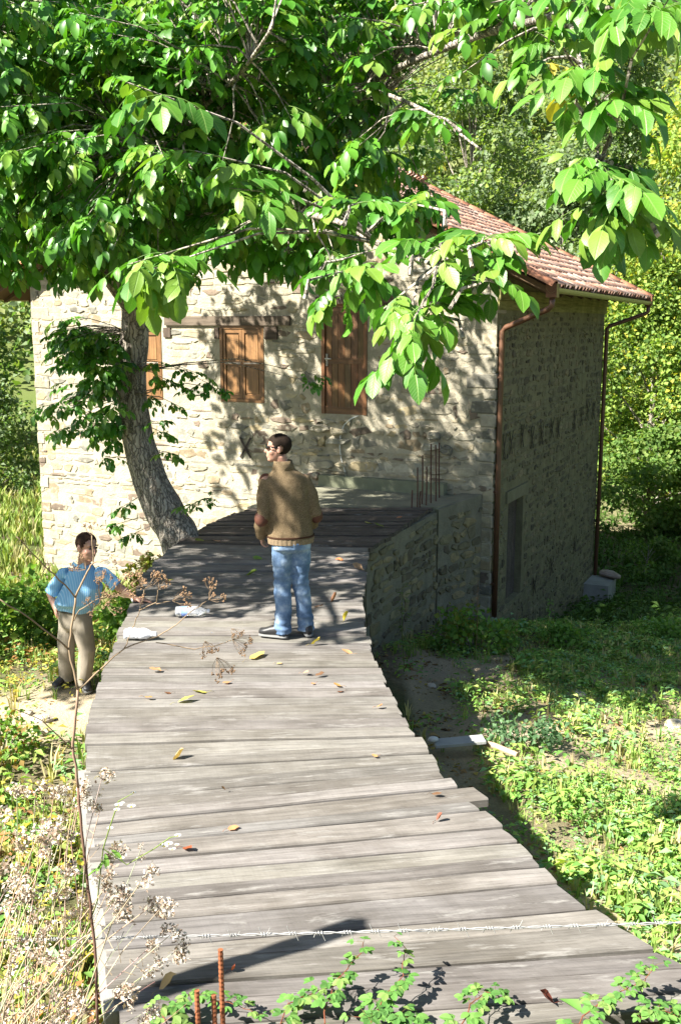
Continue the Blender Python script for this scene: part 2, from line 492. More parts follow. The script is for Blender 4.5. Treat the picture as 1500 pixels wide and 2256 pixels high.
# arc length along the centre
SS = [k / 20 for k in range(0, 20 * (len(PW) - 1) + 1)]
CL = [(deck_line(s)[0] + deck_line(s)[1]) / 2 for s in SS]
AL = [0]
for a, b in zip(CL, CL[1:]): AL.append(AL[-1] + (b - a).length)
def s_at(l): return float(np.interp(l, AL, SS))
bridge = thing('footbridge', (0, 3.2, 0), 'curved grey plank footbridge leading across to the stone house', 'bridge')
PLANK_TOP = 0.0
def build_deck():
    rnd = random.Random(11)
    l = 0.0; k = 0
    while l < AL[-1] - 0.08:
        w = rnd.choice([0.12, 0.14, 0.15, 0.16, 0.17, 0.175, 0.2]) * rnd.uniform(.95, 1.05)
        if l + w > AL[-1] - 0.05: w = AL[-1] - l
        gap = rnd.uniform(0.004, 0.013)
        L0, R0 = deck_line(s_at(l)); L1, R1 = deck_line(s_at(l + w - gap))
        ex0, ex1 = rnd.uniform(-.015, .025), rnd.uniform(-.012, .03)
        if abs((L0.y + L1.y) / 2 - 5.12) < w / 2 + .02: ex1 = 0.12
        da = (R0 - L0).normalized(); db = (R1 - L1).normalized()
        L0 = L0 - da * ex0; L1 = L1 - db * ex0; R0 = R0 + da * ex1; R1 = R1 + db * (ex1 + rnd.uniform(-.01, .012))
        z0 = rnd.uniform(-.011, .009); tl = rnd.uniform(-.012, .010)
        th = 0.055
        tone = rnd.uniform(.74, 1.1); tint = (.164 * tone, .153 * tone * rnd.uniform(.98, 1.02), .139 * tone * rnd.uniform(.95, 1.04))
        if (L0.y + R0.y) / 2 > 12.1:      # the boards nearest the house are darker brown
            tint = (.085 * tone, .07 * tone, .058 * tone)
        mb = MB(); n = 12; off = rnd.uniform(0, 100)
        # cross-section with eased arrises; long edges wander a little
        prof = [(0.0, -th), (0.0, -.010), (.03, -.001), (.5, .001), (.97, -.001), (1.0, -.010), (1.0, -th)]
        vs, g, fs = [], [], []
        cup = rnd.uniform(-.004, .005)
        for i in range(n + 1):
            f = i / n
            A = L0.lerp(R0, f); B = L1.lerp(R1, f)
            wob0 = noise.noise(Vector((off + f * 6, 0, 0))) * .006; wob1 = noise.noise(Vector((off + f * 6, 7, 0))) * .006
            ax = (B - A).normalized(); A = A + ax * wob0; B = B + ax * wob1
            zz = z0 + noise.noise(Vector((off, f * 3, 3))) * .006
            for q, dz in prof:
                p = A.lerp(B, q)
                p.z = zz + dz + tl * (q - .5) + cup * (1 - (2 * q - 1) ** 2) * (1 if dz > -.02 else 0)
                vs.append(p); g.append((off + f * (R0 - L0).length, off * .37 + q * w, dz))
        m = len(prof)
        for i in range(n):
            for j in range(m):
                j2 = (j + 1) % m
                fs.append((i * m + j, (i + 1) * m + j, (i + 1) * m + j2, i * m + j2))
        fs.append(tuple(range(m))); fs.append(tuple(n * m + j for j in range(m - 1, -1, -1)))
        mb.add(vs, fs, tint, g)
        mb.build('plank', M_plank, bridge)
        l += w; k += 1
build_deck()
# stringers below, pale edge kerb on the sunny side, trestle posts
def along(f, dz, l0=0.0, l1=None, step=.5, dx=0.0):
    l1 = AL[-1] if l1 is None else l1
    out = []; l = l0
    while True:
        A, B = deck_line(s_at(min(l, l1))); d = (B - A).normalized()
        p = A.lerp(B, f) + d * dx; p.z = dz; out.append(p)
        if l >= l1: break
        l += step
    return out
def ribbon(path, w, h, mat, name, parent, tint):
    mb = MB(); rings_v = []; fs = []; g = []
    for i, p in enumerate(path):
        t = (path[min(i + 1, len(path) - 1)] - path[max(i - 1, 0)]); t.z = 0; t.normalize()
        s = Vector((t.y, -t.x, 0))
        for a, b in ((-1, -1), (1, -1), (1, 1), (-1, 1)):
            rings_v.append(p + s * (a * w / 2) + Vector((0, 0, b * h / 2))); g.append((i * .5, a * w, b * h))
    for i in range(len(path) - 1):
        for k in range(4):
            k2 = (k + 1) % 4
            fs.append((i * 4 + k, i * 4 + k2, i * 4 + 4 + k2, i * 4 + 4 + k))
    fs.append((3, 2, 1, 0)); n = (len(path) - 1) * 4; fs.append((n, n + 1, n + 2, n + 3))
    return mb.add(rings_v, fs, tint, g).build(name, mat, parent)
for f in (.12, .5, .88):
    ribbon(along(f, -.155), .14, .19, M_oldwood, 'stringer_beam', bridge, (.16, .13, .1))
kerb = ribbon(along(0, -.06, 0.3, 2.7, .3, -.005), .075, .1, M_concrete, 'edge_kerb', bridge, (.24, .23, .205))
for l in (3.2, 6.2, 8.8):
    for f in (.15, .85):
        p = along(f, 0, l, l)[0]; z0 = float(gz(p.x, p.y)) - .15
        MB().box((p.x, p.y, (z0 - .25) / 2), .15, .15, -.25 - z0, None, (.15, .125, .1)).build('trestle_post', M_oldwood, bridge)

# ------------------------------------------------------------------ the stone house
C0 = Vector((2.40, 15.70, 0))
ES = Vector((-.8988, .4384, 0)); DD = Vector((.4384, .8988, 0)); UP = Vector((0, 0, 1))
NF = -DD; NS = -ES
WID, LEN, EAVE = 9.3, 7.95, 3.56
SLOPE = 0.5
def hp(s, t, z): return C0 + ES * s + DD * t + UP * z
def on_front(u, v):
    p = at_plane(u, v, C0, NF) - C0
    return p.dot(ES), p.z
def on_side(u, v):
    p = at_plane(u, v, C0, NS) - C0
    return p.dot(DD), p.z
house = thing('stone_house', (C0.x, C0.y, -1.9), 'tall rubble stone house with clay tile roof at the far end of the bridge', 'house')
def rect_from(fn, u0, v0, u1, v1):
    a = fn(u0, v0); b = fn(u1, v1)
    return (min(a[0], b[0]), max(a[0], b[0]), min(a[1], b[1]), max(a[1], b[1]))
DOOR = rect_from(on_front, 708, 668, 808, 915)
WIN2 = rect_from(on_front, 484, 717, 583, 888)
WIN1 = rect_from(on_front, 262, 722, 360, 880)
SDOOR = rect_from(on_side, 1119, 1108, 1145, 1306)
def wall_sheet(mb, fr, s0, s1, z0, z1, holes, depth, tint):
    """front skin with openings and reveals; fr(s, d, z): d is depth behind the face."""
    xs = sorted({s0, s1, *[h[0] for h in holes], *[h[1] for h in holes]}); zs = sorted({z0, z1, *[h[2] for h in holes], *[h[3] for h in holes]})
    for a, b in zip(xs, xs[1:]):
        for c, d in zip(zs, zs[1:]):
            m = ((a + b) / 2, (c + d) / 2)
            if any(h[0] < m[0] < h[1] and h[2] < m[1] < h[3] for h in holes): continue
            mb.add([fr(a, 0, c), fr(b, 0, c), fr(b, 0, d), fr(a, 0, d)], [(0, 1, 2, 3)], tint)
    for a, b, c, d in holes:
        for p, q in (((a, c), (b, c)), ((b, c), (b, d)), ((b, d), (a, d)), ((a, d), (a, c))):
            mb.add([fr(p[0], 0, p[1]), fr(q[0], 0, q[1]), fr(q[0], depth, q[1]), fr(p[0], depth, p[1])], [(0, 1, 2, 3)], tint)
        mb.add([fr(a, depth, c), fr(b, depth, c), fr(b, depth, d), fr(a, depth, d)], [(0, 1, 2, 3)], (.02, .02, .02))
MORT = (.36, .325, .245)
mb = MB()
wall_sheet(mb, lambda s, d, z: hp(s, d, z), 0, WID, -2.8, EAVE, [DOOR, WIN2, WIN1], .16, MORT)
mb.add([hp(0, 0, EAVE), hp(WID, 0, EAVE), hp(WID / 2, 0, EAVE + WID / 2 * SLOPE)], [(0, 1, 2)], MORT)
front_wall = mb.build('front_wall', M_mortar, house)
mb = MB()
SM = (.185, .172, .10)  # side mortar darkened, shade put into its colour
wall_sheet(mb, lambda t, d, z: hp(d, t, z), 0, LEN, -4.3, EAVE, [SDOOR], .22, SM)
side_wall = mb.build('side_wall', M_mortar, house)
mb = MB()
mb.add([hp(WID, 0, -2.8), hp(WID, LEN, -4), hp(WID, LEN, EAVE), hp(WID, 0, EAVE)], [(0, 1, 2, 3)], SM)
mb.add([hp(0, LEN, -4.3), hp(WID, LEN, -4), hp(WID, LEN, EAVE), hp(WID / 2, LEN, EAVE + WID / 2 * SLOPE), hp(0, LEN, EAVE)], [(0, 1, 2, 3, 4)], SM)
mb.build('rear_walls', M_mortar, house)

STONE_COLS = [(.35, .305, .21), (.33, .295, .215), (.29, .265, .20), (.20, .19, .155), (.37, .32, .22), (.29, .23, .15), (.36, .295, .18), (.18, .14, .105), (.27, .26, .21), (.36, .33, .255), (.33, .30, .225)]
def make_stones(fr, s0, s1, z0, z1, holes, rnd, rows=(.08, .22), wid=(.12, .50), proud=(.002, .020), inside=None, cols=STONE_COLS, keep=.86, big=None):
    """Coursed rubble; fr(s, out, z). Returns (verts, faces, tint, centre, size)."""
    out = []; z = z0
    while z < z1:
        h = rnd.uniform(*rows); s = s0 + rnd.uniform(-.1, .02)
        while s < s1:
            hh = h * rnd.uniform(.72, 1.04); w = rnd.uniform(*wid) * (1 if rnd.random() < .7 else .6)
            if s + w > s1 - .05: w = s1 - s
            z_ = z; zz0 = z + rnd.uniform(0, 1) * (h - hh) + rnd.uniform(-.012, .012)
            z = zz0; cs, cz = s + w / 2, z + hh / 2
            ok = w > .07 and s >= s0 - .02 and rnd.random() < keep and z + hh < z1 + .05
            if ok and any(a - .03 < s + w and s < b + .03 and c - .02 < z + hh and z < d + .02 for a, b, c, d in holes): ok = False
            if ok and inside and not inside(cs, cz, w, hh): ok = False
            if ok:
                j = min(.05, hh * .24); gp = rnd.uniform(.006, .026)
                pr = rnd.uniform(*proud)
                if big and big(cs, cz): pr = rnd.uniform(.02, .09)
                a, b, c, d = s + gp, s + w - gp, z + gp, z + hh - gp
                a = max(a, s0 + .004); b = min(b, s1 - .004)
                cx, cyy = (a + b) / 2, (c + d) / 2
                q = []
                cut = rnd.uniform(.15, .42)
                for (px, pz) in ((a, c + (d - c) * cut), (a + (b - a) * cut * .8, c), (b - (b - a) * cut * .8, c), (b, c + (d - c) * cut),
                                 (b, d - (d - c) * cut), (b - (b - a) * cut * .8, d), (a + (b - a) * cut * .8, d), (a, d - (d - c) * cut)):
                    q.append((min(max(px + rnd.uniform(-j, j), s0 + .003), s1 - .003), pz + rnd.uniform(-j, j) * .7))
                vs = [fr(x, -.02, y) for x, y in q]
                vs += [fr(x, pr * .55, y) for x, y in q]
                kx = .82 + rnd.uniform(-.05, .08)
                vs += [fr(cx + (x - cx) * kx, pr * (1 + rnd.uniform(-.25, .25)), cyy + (y - cyy) * kx) for x, y in q]
                fs = []
                for L in (0, 8):
                    for k in range(8):
                        k2 = (k + 1) % 8; fs.append((L + k, L + k2, L + 8 + k2, L + 8 + k))
                fs += [(16, 17, 18, 19), (16, 19, 20, 23), (20, 21, 22, 23)]
                t = rnd.choice(cols); e = rnd.uniform(.8, 1.2)
                out.append((vs, fs, tuple(x * e for x in t), fr(cx, 0, cyy), (b - a) * (d - c)))
            z = z_; s += w
        z += h
    return out
def put_stones(stones, parent, limit, vis=lambda u, v: True, name='stone', mat=None):
    mat = mat or M_stone
    def rank(st):
        u, v, Z = project(st[3])
        if not (-20 < u < 1520 and -20 < v < 2276) or not vis(u, v): return -st[4] * 0 - 1
        return st[4] / Z / Z
    order = sorted(stones, key=rank, reverse=True)
    rest = MB()
    for i, st in enumerate(order):
        if i < limit and rank(st) > 0: MB().add(st[0], st[1], st[2]).build(name, mat, parent)
        else: rest.add(st[0], st[1], st[2])
    if rest.v: tag(rest.build(name, mat, parent), kind='stuff')
rnd = random.Random(3)
BEAMR = rect_from(on_front, 362, 694, 642, 720)
LINT1 = rect_from(on_front, 690, 652, 885, 668)
gable = lambda s, z, w, h: z + h / 2 < EAVE + .5 * min(s - w / 2, WID - s - w / 2) if z > EAVE - .2 else True
RUB = rect_from(on_front, 690, 918, 1000, 1105)
fst = make_stones(lambda s, o, z: hp(s, -o, z), 0, WID, -2.6, EAVE + 2.2, [DOOR, WIN2, WIN1, BEAMR, LINT1], rnd, inside=gable,
                  big=lambda s, z: RUB[0] < s < RUB[1] and RUB[2] < z < RUB[3] and (s < RUB[0] + .55 or s > RUB[1] - .75))
put_stones(fst, front_wall, 298, lambda u, v: v > 600 and (v < 1120 or u < 330))
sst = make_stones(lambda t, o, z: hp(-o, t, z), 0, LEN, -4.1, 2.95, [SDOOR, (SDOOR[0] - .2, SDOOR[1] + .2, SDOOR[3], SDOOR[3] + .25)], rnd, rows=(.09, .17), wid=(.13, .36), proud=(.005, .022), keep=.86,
                  cols=[(.18, .165, .095), (.165, .15, .09), (.15, .14, .085), (.135, .12, .075), (.20, .17, .10), (.10, .088, .06)])  # stone colours darkened to carry the shade of this side
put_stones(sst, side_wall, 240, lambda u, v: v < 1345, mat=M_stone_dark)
def quoins(s_edge, sg, z0, z1):
    z = z0; k = 0; r = random.Random(17 + int(s_edge))
    while z < z1:
        h = r.uniform(.15, .27); a, b = (r.uniform(.3, .5), r.uniform(.2, .28)) if k % 2 else (r.uniform(.18, .26), r.uniform(.3, .46))
        pr = r.uniform(.004, .02); t = r.choice(STONE_COLS); e = r.uniform(.75, 1.1)
        c = hp(s_edge + sg * (a / 2 - pr), b / 2 - pr, z + h / 2)
        m = MB().box(c, a, b, h - r.uniform(.012, .03), (ES, DD, UP), tuple(x * e for x in t))
        me = m.mesh('quoin_stone', M_stone)
        bm = bmesh.new(); bm.from_mesh(me)
        bmesh.ops.bevel(bm, geom=bm.edges[:], offset=.018, segments=1, affect='EDGES')
        for v in bm.verts:
            v.co += Vector((noise.noise(v.co * 9), noise.noise(v.co * 9 + Vector((5, 0, 0))), noise.noise(v.co * 9 + Vector((9, 0, 0))))) * .016
        bm.to_mesh(me); bm.free()
        link('quoin_stone', me, house)
        z += h; k += 1
quoins(0, 1, -2.2, 3.0); quoins(WID, -1, -2.5, 3.0)
# roof
OV_E, OV_V = .85, .25
e0 = hp(-OV_E, -OV_V, 3.27)
ca = 1 / math.sqrt(1 + SLOPE * SLOPE); sa = SLOPE * ca
HALF = WID / 2 + OV_E
SLEN = HALF / ca
RIDGEZ = 3.27 + HALF * SLOPE
RLEN = LEN + OV_V + .35
mb = MB()
for sg in (1, -1):
    base = e0 if sg == 1 else hp(WID + OV_E, -OV_V, 3.27)
    us = ES * sg * ca + UP * sa; nn = (UP * ca - ES * sg * sa)
    q = [base, base + us * SLEN, base + us * SLEN + DD * RLEN, base + DD * RLEN]
    mb.add([p - nn * .02 for p in q] + [p - nn * .10 for p in q], [(0, 1, 2, 3), (7, 6, 5, 4), (0, 4, 5, 1), (3, 2, 6, 7), (0, 3, 7, 4)], (.13, .085, .05))
roof = mb.build('roof', M_oldwood, house)
# barrel tile: x across, y up the slope, z out
def tile_geo(w0=.105, w1=.085, ln=.42, h=.075, seg=5):
    vs = []
    for (y, w, hh) in ((0, w0, h), (ln, w1, h * .85)):
        for th in (0, .014):
            for k in range(seg + 1):
                a = math.pi * k / seg
                vs.append((-math.cos(a) * (w - th), y, math.sin(a) * (hh - th)))
    n = seg + 1; fs = []
    for k in range(seg):
        fs.append((k, k + 1, 2 * n + k + 1, 2 * n + k)); fs.append((k, n + k, n + k + 1, k + 1))
    return np.array(vs), fs
TV, TF = tile_geo()
TILE_COLS = [(.66, .38, .26), (.60, .33, .22), (.68, .44, .32), (.55, .30, .20), (.46, .29, .22), (.70, .50, .39)]
def tile_rows():
    items = []
    rnd = random.Random(5)
    for sg in (1, -1):
        base = e0 if sg == 1 else hp(WID + OV_E, -OV_V, 3.27)
        us = ES * sg * ca + UP * sa; nn = (UP * ca - ES * sg * sa)
        ncol = int(RLEN / .205); nrow = int(SLEN / .335)
        for c in range(ncol):
            for r_ in range(nrow + 1):
                p = base + DD * ((c + .5) * RLEN / ncol + rnd.uniform(-.012, .012)) + us * (r_ * .335 - .06 + rnd.uniform(-.02, .02)) + nn * (.0 + rnd.uniform(0, .012))
                yv = (us + nn * (-.02 + rnd.uniform(-.015, .01)) + DD * rnd.uniform(-.04, .04)).normalized()
                xv = yv.cross(nn).normalized(); zv = xv.cross(yv)
                Mx = Matrix(((xv.x, yv.x, zv.x, p.x), (xv.y, yv.y, zv.y, p.y), (xv.z, yv.z, zv.z, p.z), (0, 0, 0, 1)))
                items.append((Mx, rnd.choice(range(len(TILE_COLS))), rnd.uniform(.75, 1.2), sg))
    return items
def put_tiles():
    items = tile_rows()
    meshes = []
    for cidx, c in enumerate(TILE_COLS):
        m = MB(); m.add(TV.tolist(), TF, c); meshes.append(m.mesh('roof_tile', M_tile, True))
    def rank(it):
        p = it[0].translation; u, v, Z = project(p)
        if it[3] < 0 or not (880 < u < 1480 and 350 < v < 700): return 0
        return 1 / Z + (.02 if u > 1000 else 0)
    items.sort(key=rank, reverse=True)
    for it in items[:296]:
        link('roof_tile', meshes[it[1]], roof, M=it[0])
    rest = items[296:]
    Ms = np.array([np.array(it[0]) for it in rest])
    V = np.einsum('nij,kj->nki', Ms[:, :3, :3], TV) + Ms[:, None, :3, 3]
    tint = np.array([np.array(TILE_COLS[it[1]]) * it[2] for it in rest])
    tag(link('roof_tile', np_mesh('roof_tiles_joined', V, TF, tint, M_tile, True), roof), kind='stuff')
    # verge and ridge tiles, larger and smoother
    big, bf = tile_geo(.15, .125, .46, .10, 6)
    m = MB(); m.add(big.tolist(), bf, (.50, .22, .125)); vm = m.mesh('verge_tile', M_tile, True)
    for sg in (1, -1):
        base = e0 if sg == 1 else hp(WID + OV_E, -OV_V, 3.27)
        us = ES * sg * ca + UP * sa; nn = (UP * ca - ES * sg * sa)
        for t_ in (-.02, RLEN + .02):
            for k in range(int(SLEN / .4) + 1):
                p = base + us * (k * .4 - .08) + DD * t_ + nn * (.02 + random.uniform(0, .01))
                yv = us; xv = yv.cross(nn); zv = nn
                link('verge_tile', vm, roof, M=Matrix(((xv.x, yv.x, zv.x, p.x), (xv.y, yv.y, zv.y, p.y), (xv.z, yv.z, zv.z, p.z), (0, 0, 0, 1))))
    m = MB(); m.add(big.tolist(), bf, (.52, .25, .15)); rm = m.mesh('ridge_tile', M_tile, True)
    top = hp(WID / 2, -OV_V, RIDGEZ)
    for k in range(int(RLEN / .4)):
        p = top + DD * (k * .4) + UP * .03
        xv, yv, zv = ES * -1, DD, UP
        link('ridge_tile', rm, roof, M=Matrix(((xv.x, yv.x, zv.x, p.x), (xv.y, yv.y, zv.y, p.y), (xv.z, yv.z, zv.z, p.z), (0, 0, 0, 1))))
put_tiles()
# eaves boards on the side wall, rafter tails, gutter, pipes
for k, (za, zb, pr) in enumerate(((2.93, 3.07, .035), (3.075, 3.24, .05))):
    MB().box(hp(-pr / 2 - .006, LEN / 2, (za + zb) / 2), LEN + .06, pr, zb - za, (DD, NS, UP), (.22, .21, .08)).build('eaves_board', M_oldwood, house)  # yellow-green bounce light put into the board colour
for k in range(12):
    t_ = .15 + k * (LEN - .3) / 11
    for sg, s_ in ((1, 0), (-1, WID)):
        a = hp(s_ - sg * .8, t_, 3.27 - .12 + .02); b = hp(s_ + sg * .1, t_, 3.27 + .45 - .12)
        ax = (b - a).normalized()
        MB().box((a + b) / 2, (b - a).length, .08, .1, (ax, DD, ax.cross(DD)), (.12, .085, .05)).build('rafter_tail', M_oldwood, roof)
def half_pipe(p0, p1, r, tint, name, mat, parent):
    ax = (p1 - p0).normalized(); sd = ax.cross(UP).normalized(); n = 8
    vs = []
    for p in (p0, p1):
        for rr in (r, r - .006):
            for k in range(n + 1):
                a = math.pi * k / n
                vs.append(p + sd * math.cos(a) * rr - UP * math.sin(a) * rr)
    m = n + 1; fs = []
    for k in range(n):
        fs += [(k, k + 1, 2 * m + k + 1, 2 * m + k), (m + k, 3 * m + k, 3 * m + k + 1, m + k + 1), (k, m + k, m + k + 1, k + 1), (2 * m + k, 2 * m + k + 1, 3 * m + k + 1, 3 * m + k)]
    fs += [(0, 2 * m, 3 * m, m), (n, m + n, 3 * m + n, 2 * m + n)]
    return MB().add(vs, fs, tint).build(name, mat, parent, smooth=False)
for sg, s_ in ((1, 0), (-1, WID)):
    g0 = hp(s_ - sg * (OV_E + .04), -OV_V - .02, 3.24); g1 = hp(s_ - sg * (OV_E + .04), LEN + .36, 3.19)
    half_pipe(g0, g1, .075, (.34, .30, .13), 'gutter', M_paintpipe, house)
    for t_, zb in ((.06, -1.95), (LEN - .03, -3.7)):
        if sg < 0: continue
        tt = -OV_V + .06 if t_ < 1 else LEN + .28
        gx = s_ - sg * (OV_E + .04)
        box = MB().box(hp(gx, tt, 3.2), .16, .16, .2, (ES, DD, UP), (.15, .065, .035)).build('hopper', M_paintpipe, house)
        pts = [hp(gx, tt, 3.12), hp(gx, tt, 2.98), hp(gx + sg * .06, tt, 2.93), hp(s_ - sg * .12, t_, 2.66), hp(s_ - sg * .07, t_, 2.6), hp(s_ - sg * .07, t_, 0.5), hp(s_ - sg * .07, t_, zb)]
        MB().tube(pts, .045, 10, (.115, .055, .03)).build('downpipe', M_paintpipe, house, smooth=True)
        for zc in (1.9, .1, -1.4):
            MB().box(hp(s_ - sg * .035, t_, zc), .08, .11, .025, (ES, DD, UP), (.1, .05, .03)).build('pipe_clip', M_iron, house)
# timber: lintels, shutters, door
def fbox(name, r, out, th, mat, parent, tint):
    a, b, c, d = r
    m = MB().box(hp((a + b) / 2, -out + th / 2, (c + d) / 2), b - a, th, d - c, (ES, DD, UP), tint)
    if (d - c) > (b - a): m.g = [(z, y, x) for x, y, z in m.g]
    return m.build(name, mat, parent)
fbox('lintel_beam', rect_from(on_front, 365, 697, 640, 717), .05, .16, M_oldwood, house, (.12, .095, .07))
fbox('lintel_beam', rect_from(on_front, 698, 654, 882, 668), .05, .16, M_oldwood, house, (.11, .08, .06))
for r in ((474, 722, 484, 746), (584, 720, 612, 748), (362, 722, 378, 743), (845, 664, 884, 692)):
    fbox('timber_block', rect_from(on_front, *r), .03, .1, M_oldwood, house, (.08, .06, .045))
VAR = (.175, .088, .032)
def window(R_):
    a, b, c, d = R_; fw = .055
    w = fbox('window', (a, b, d - fw, d), .01, .12, M_varnish, house, VAR)
    for r in ((a, b, c, c + fw), (a, a + fw, c + fw, d - fw), (b - fw, b, c + fw, d - fw)):
        fbox('frame_rail', r, .012, .12, M_varnish, w, VAR)
    mid = (a + b) / 2
    for (p, q) in ((a + fw + .004, mid - .003), (mid + .003, b - fw - .004)):
        r0 = (p, q, c + fw + .004, d - fw - .004)
        fbox('shutter_panel', (r0[0] + .02, r0[1] - .02, r0[2] + .02, r0[3] - .02), -.03, .012, M_varnish, w, (.21, .11, .042))
        st = .05; zm = (r0[2] + r0[3]) / 2
        for rr in ((r0[0], r0[0] + st, r0[2], r0[3]), (r0[1] - st, r0[1], r0[2], r0[3]), (r0[0] + st, r0[1] - st, r0[3] - .07, r0[3]), (r0[0] + st, r0[1] - st, r0[2], r0[2] + .07), (r0[0] + st, r0[1] - st, zm - .02, zm + .05)):
            fbox('shutter_rail', rr, -.005, .03, M_varnish, w, VAR)
        for rr in ((r0[0] + .07, r0[1] - .07, r0[2] + .1, zm - .05), (r0[0] + .07, r0[1] - .07, zm + .08, r0[3] - .1)):
            fbox('raised_panel', rr, -.018, .012, M_varnish, w, (.23, .12, .046))
        fbox('hinge_strap', (r0[0] + .03, r0[1] - .03, zm + .005, zm + .027), .002, .006, M_iron, w, (.35, .3, .25))
window(WIN2); window(WIN1)
a, b, c, d = DOOR; fw = .06
door = fbox('door', (a, b, d - fw, d), .012, .13, M_varnish, house, (.2, .085, .03))
DV = (.14, .066, .026)
for r in ((a, a + fw, c, d - fw), (b - fw, b, c, d - fw)):
    fbox('frame_post', r, .014, .13, M_varnish, door, (.17, .075, .03))
zm = at_plane(760, 797, C0, NF).z
for rr in ((a + fw, b - fw, c, c + .12), (a + fw, b - fw, zm - .04, zm + .06), (a + fw, b - fw, d - fw - .11, d - fw)):
    fbox('door_rail', rr, -.006, .035, M_varnish, door, DV)
nb = 6; w_ = (b - a - 2 * fw) / nb
for lo, hi in ((c + .12, zm - .04), (zm + .06, d - fw - .11)):
    for k in range(nb):
        fbox('board', (a + fw + k * w_ + .004, a + fw + (k + 1) * w_ - .004, lo, hi), -.018, .02, M_varnish, door, tuple(x * random.uniform(.85, 1.15) for x in DV))
zh = at_plane(715, 790, C0, NF).z
hpnt = hp(b - fw - .04, -.02, zh)
MB().tube([hpnt, hpnt - DD * .05, hpnt - DD * .055 - ES * .11], .012, 8, (.4, .38, .33)).build('handle', M_iron, door)
MB().box(hp(b - fw - .04, .0, zh - .02), .035, .012, .2, (ES, DD, UP), (.35, .32, .28)).build('lock_plate', M_iron, door)
# iron wall anchors
def anchor_x(p, ex, n, hgt, wd, tint=(.035, .025, .02)):
    m = MB()
    for sg in (1, -1):
        ax = (UP * hgt + ex * wd * sg); ln = ax.length; ax = ax.normalized(); sd = ax.cross(n)
        m.box(p + n * (.034 + .003 * sg), ln, .036, .006, (ax, sd, n), tint)
    return m.build('wall_anchor', M_iron, house)
s_, z_ = on_front(543, 986); anchor_x(hp(s_, 0, z_), ES, NF, .36, .22)
for u, v in ((1121, 975), (1146, 960), (1168, 964), (1189, 955), (1212, 942), (1226, 941), (1262, 925), (1277, 917), (1291, 907), (1304, 904)):
    t_, z_ = on_side(u, v); anchor_x(hp(0, t_, z_), DD, NS, .38, random.uniform(.16, .27))
t_, z_ = on_side(1104, 985); anchor_x(hp(0, t_ + .05, z_), DD, NS, .42, .16)
for u, v in ((1262, 1200), (1211, 1246), (1173, 1290)):
    t_, z_ = on_side(u, v); anchor_x(hp(0, t_, z_), DD, NS, .34, .24)
# side door: concrete surround and weathered leaf
a, b, c, d = SDOOR
MB().box(hp(-.012, (a + b) / 2, d + .11), b - a + .36, .05, .2, (DD, NS, UP), (.185, .172, .105)).build('door_lintel', M_concrete, house)
for k in range(4):
    w_ = (b - a) / 4
    MB().box(hp(.14, a + (k + .5) * w_, (c + d) / 2), .04, w_ - .008, d - c, (NS, DD, UP), (.10, .085, .07)).build('side_door_board', M_oldwood, house)
# the cable hanging from under the door
pts = [hp(*(lambda q: (q[0], -.03, q[1]))(on_front(u, v))) for u, v in ((790, 916), (775, 922), (760, 935), (752, 955), (750, 985), (753, 1010), (762, 1040), (768, 1075), (775, 1112))]
cable = MB().tube(pts, .009, 6, (.62, .64, .62)).build('cable', M_plain if False else M_paintpipe)
tag(cable, 'pale loose cable hanging in a curve below the brown upper door', 'cable')

# ------------------------------------------------------------------ landing slab and stone abutment under the deck's far end
DL, DRt = PW[-1]
abut = thing('stone_abutment', (1.2, 14.8, -1.9), 'rubble stone abutment wall carrying the deck end beside the house corner', 'wall')
K1 = at_z(808, 1211, -.07); K2 = at_z(962, 1128, -.06) ; K3 = hp(.16, -.02, 0)
def abut_face(P, Q, ztop0, ztop1, zb, name):
    P = Vector((P.x, P.y, 0)); Q = Vector((Q.x, Q.y, 0))
    ax = (Q - P); L = ax.length; ax.normalize(); n = Vector((ax.y, -ax.x, 0))
    m = MB(); q = [(0, zb), (L, zb), (L, ztop1), (0, ztop0)]
    F0 = [P + ax * s + UP * z for s, z in q]; B0 = [p - n * .35 for p in F0]
    m.add(F0 + B0, [(0, 1, 2, 3), (7, 6, 5, 4), (3, 2, 6, 7), (0, 3, 7, 4), (1, 5, 6, 2)], (.20, .19, .135))
    w = m.build(name, M_mortar, abut)
    st = make_stones(lambda s, o, z: P + ax * s + n * o + UP * z, 0, L, zb + .1, min(ztop0, ztop1) - .1, [], rnd, rows=(.1, .2), wid=(.15, .4), proud=(.008, .035), cols=[(.22, .195, .11), (.19, .17, .10), (.16, .145, .09), (.25, .21, .115), (.12, .105, .07)])
    put_stones(st, w, 130, mat=M_stone_dark)
abut_face(K1, K2, -.07, -.07, -2.3, 'wing_wall')
abut_face(K2 + Vector((.03, .02, 0)), K3, -.03, .05, -2.5, 'end_wall')
q = [DL + Vector((-.1, -.02, 0)), DRt + Vector((.08, .02, 0)), hp(.25, -.03, 0), hp(3.3, -.03, 0)]
m = MB(); m.add([Vector((p.x, p.y, .012)) for p in q] + [Vector((p.x, p.y, -.3)) for p in q], [(0, 1, 2, 3), (7, 6, 5, 4), (0, 4, 5, 1), (1, 5, 6, 2), (2, 6, 7, 3), (3, 7, 4, 0)], (.19, .185, .135))
m.build('landing_slab', M_concrete, abut)
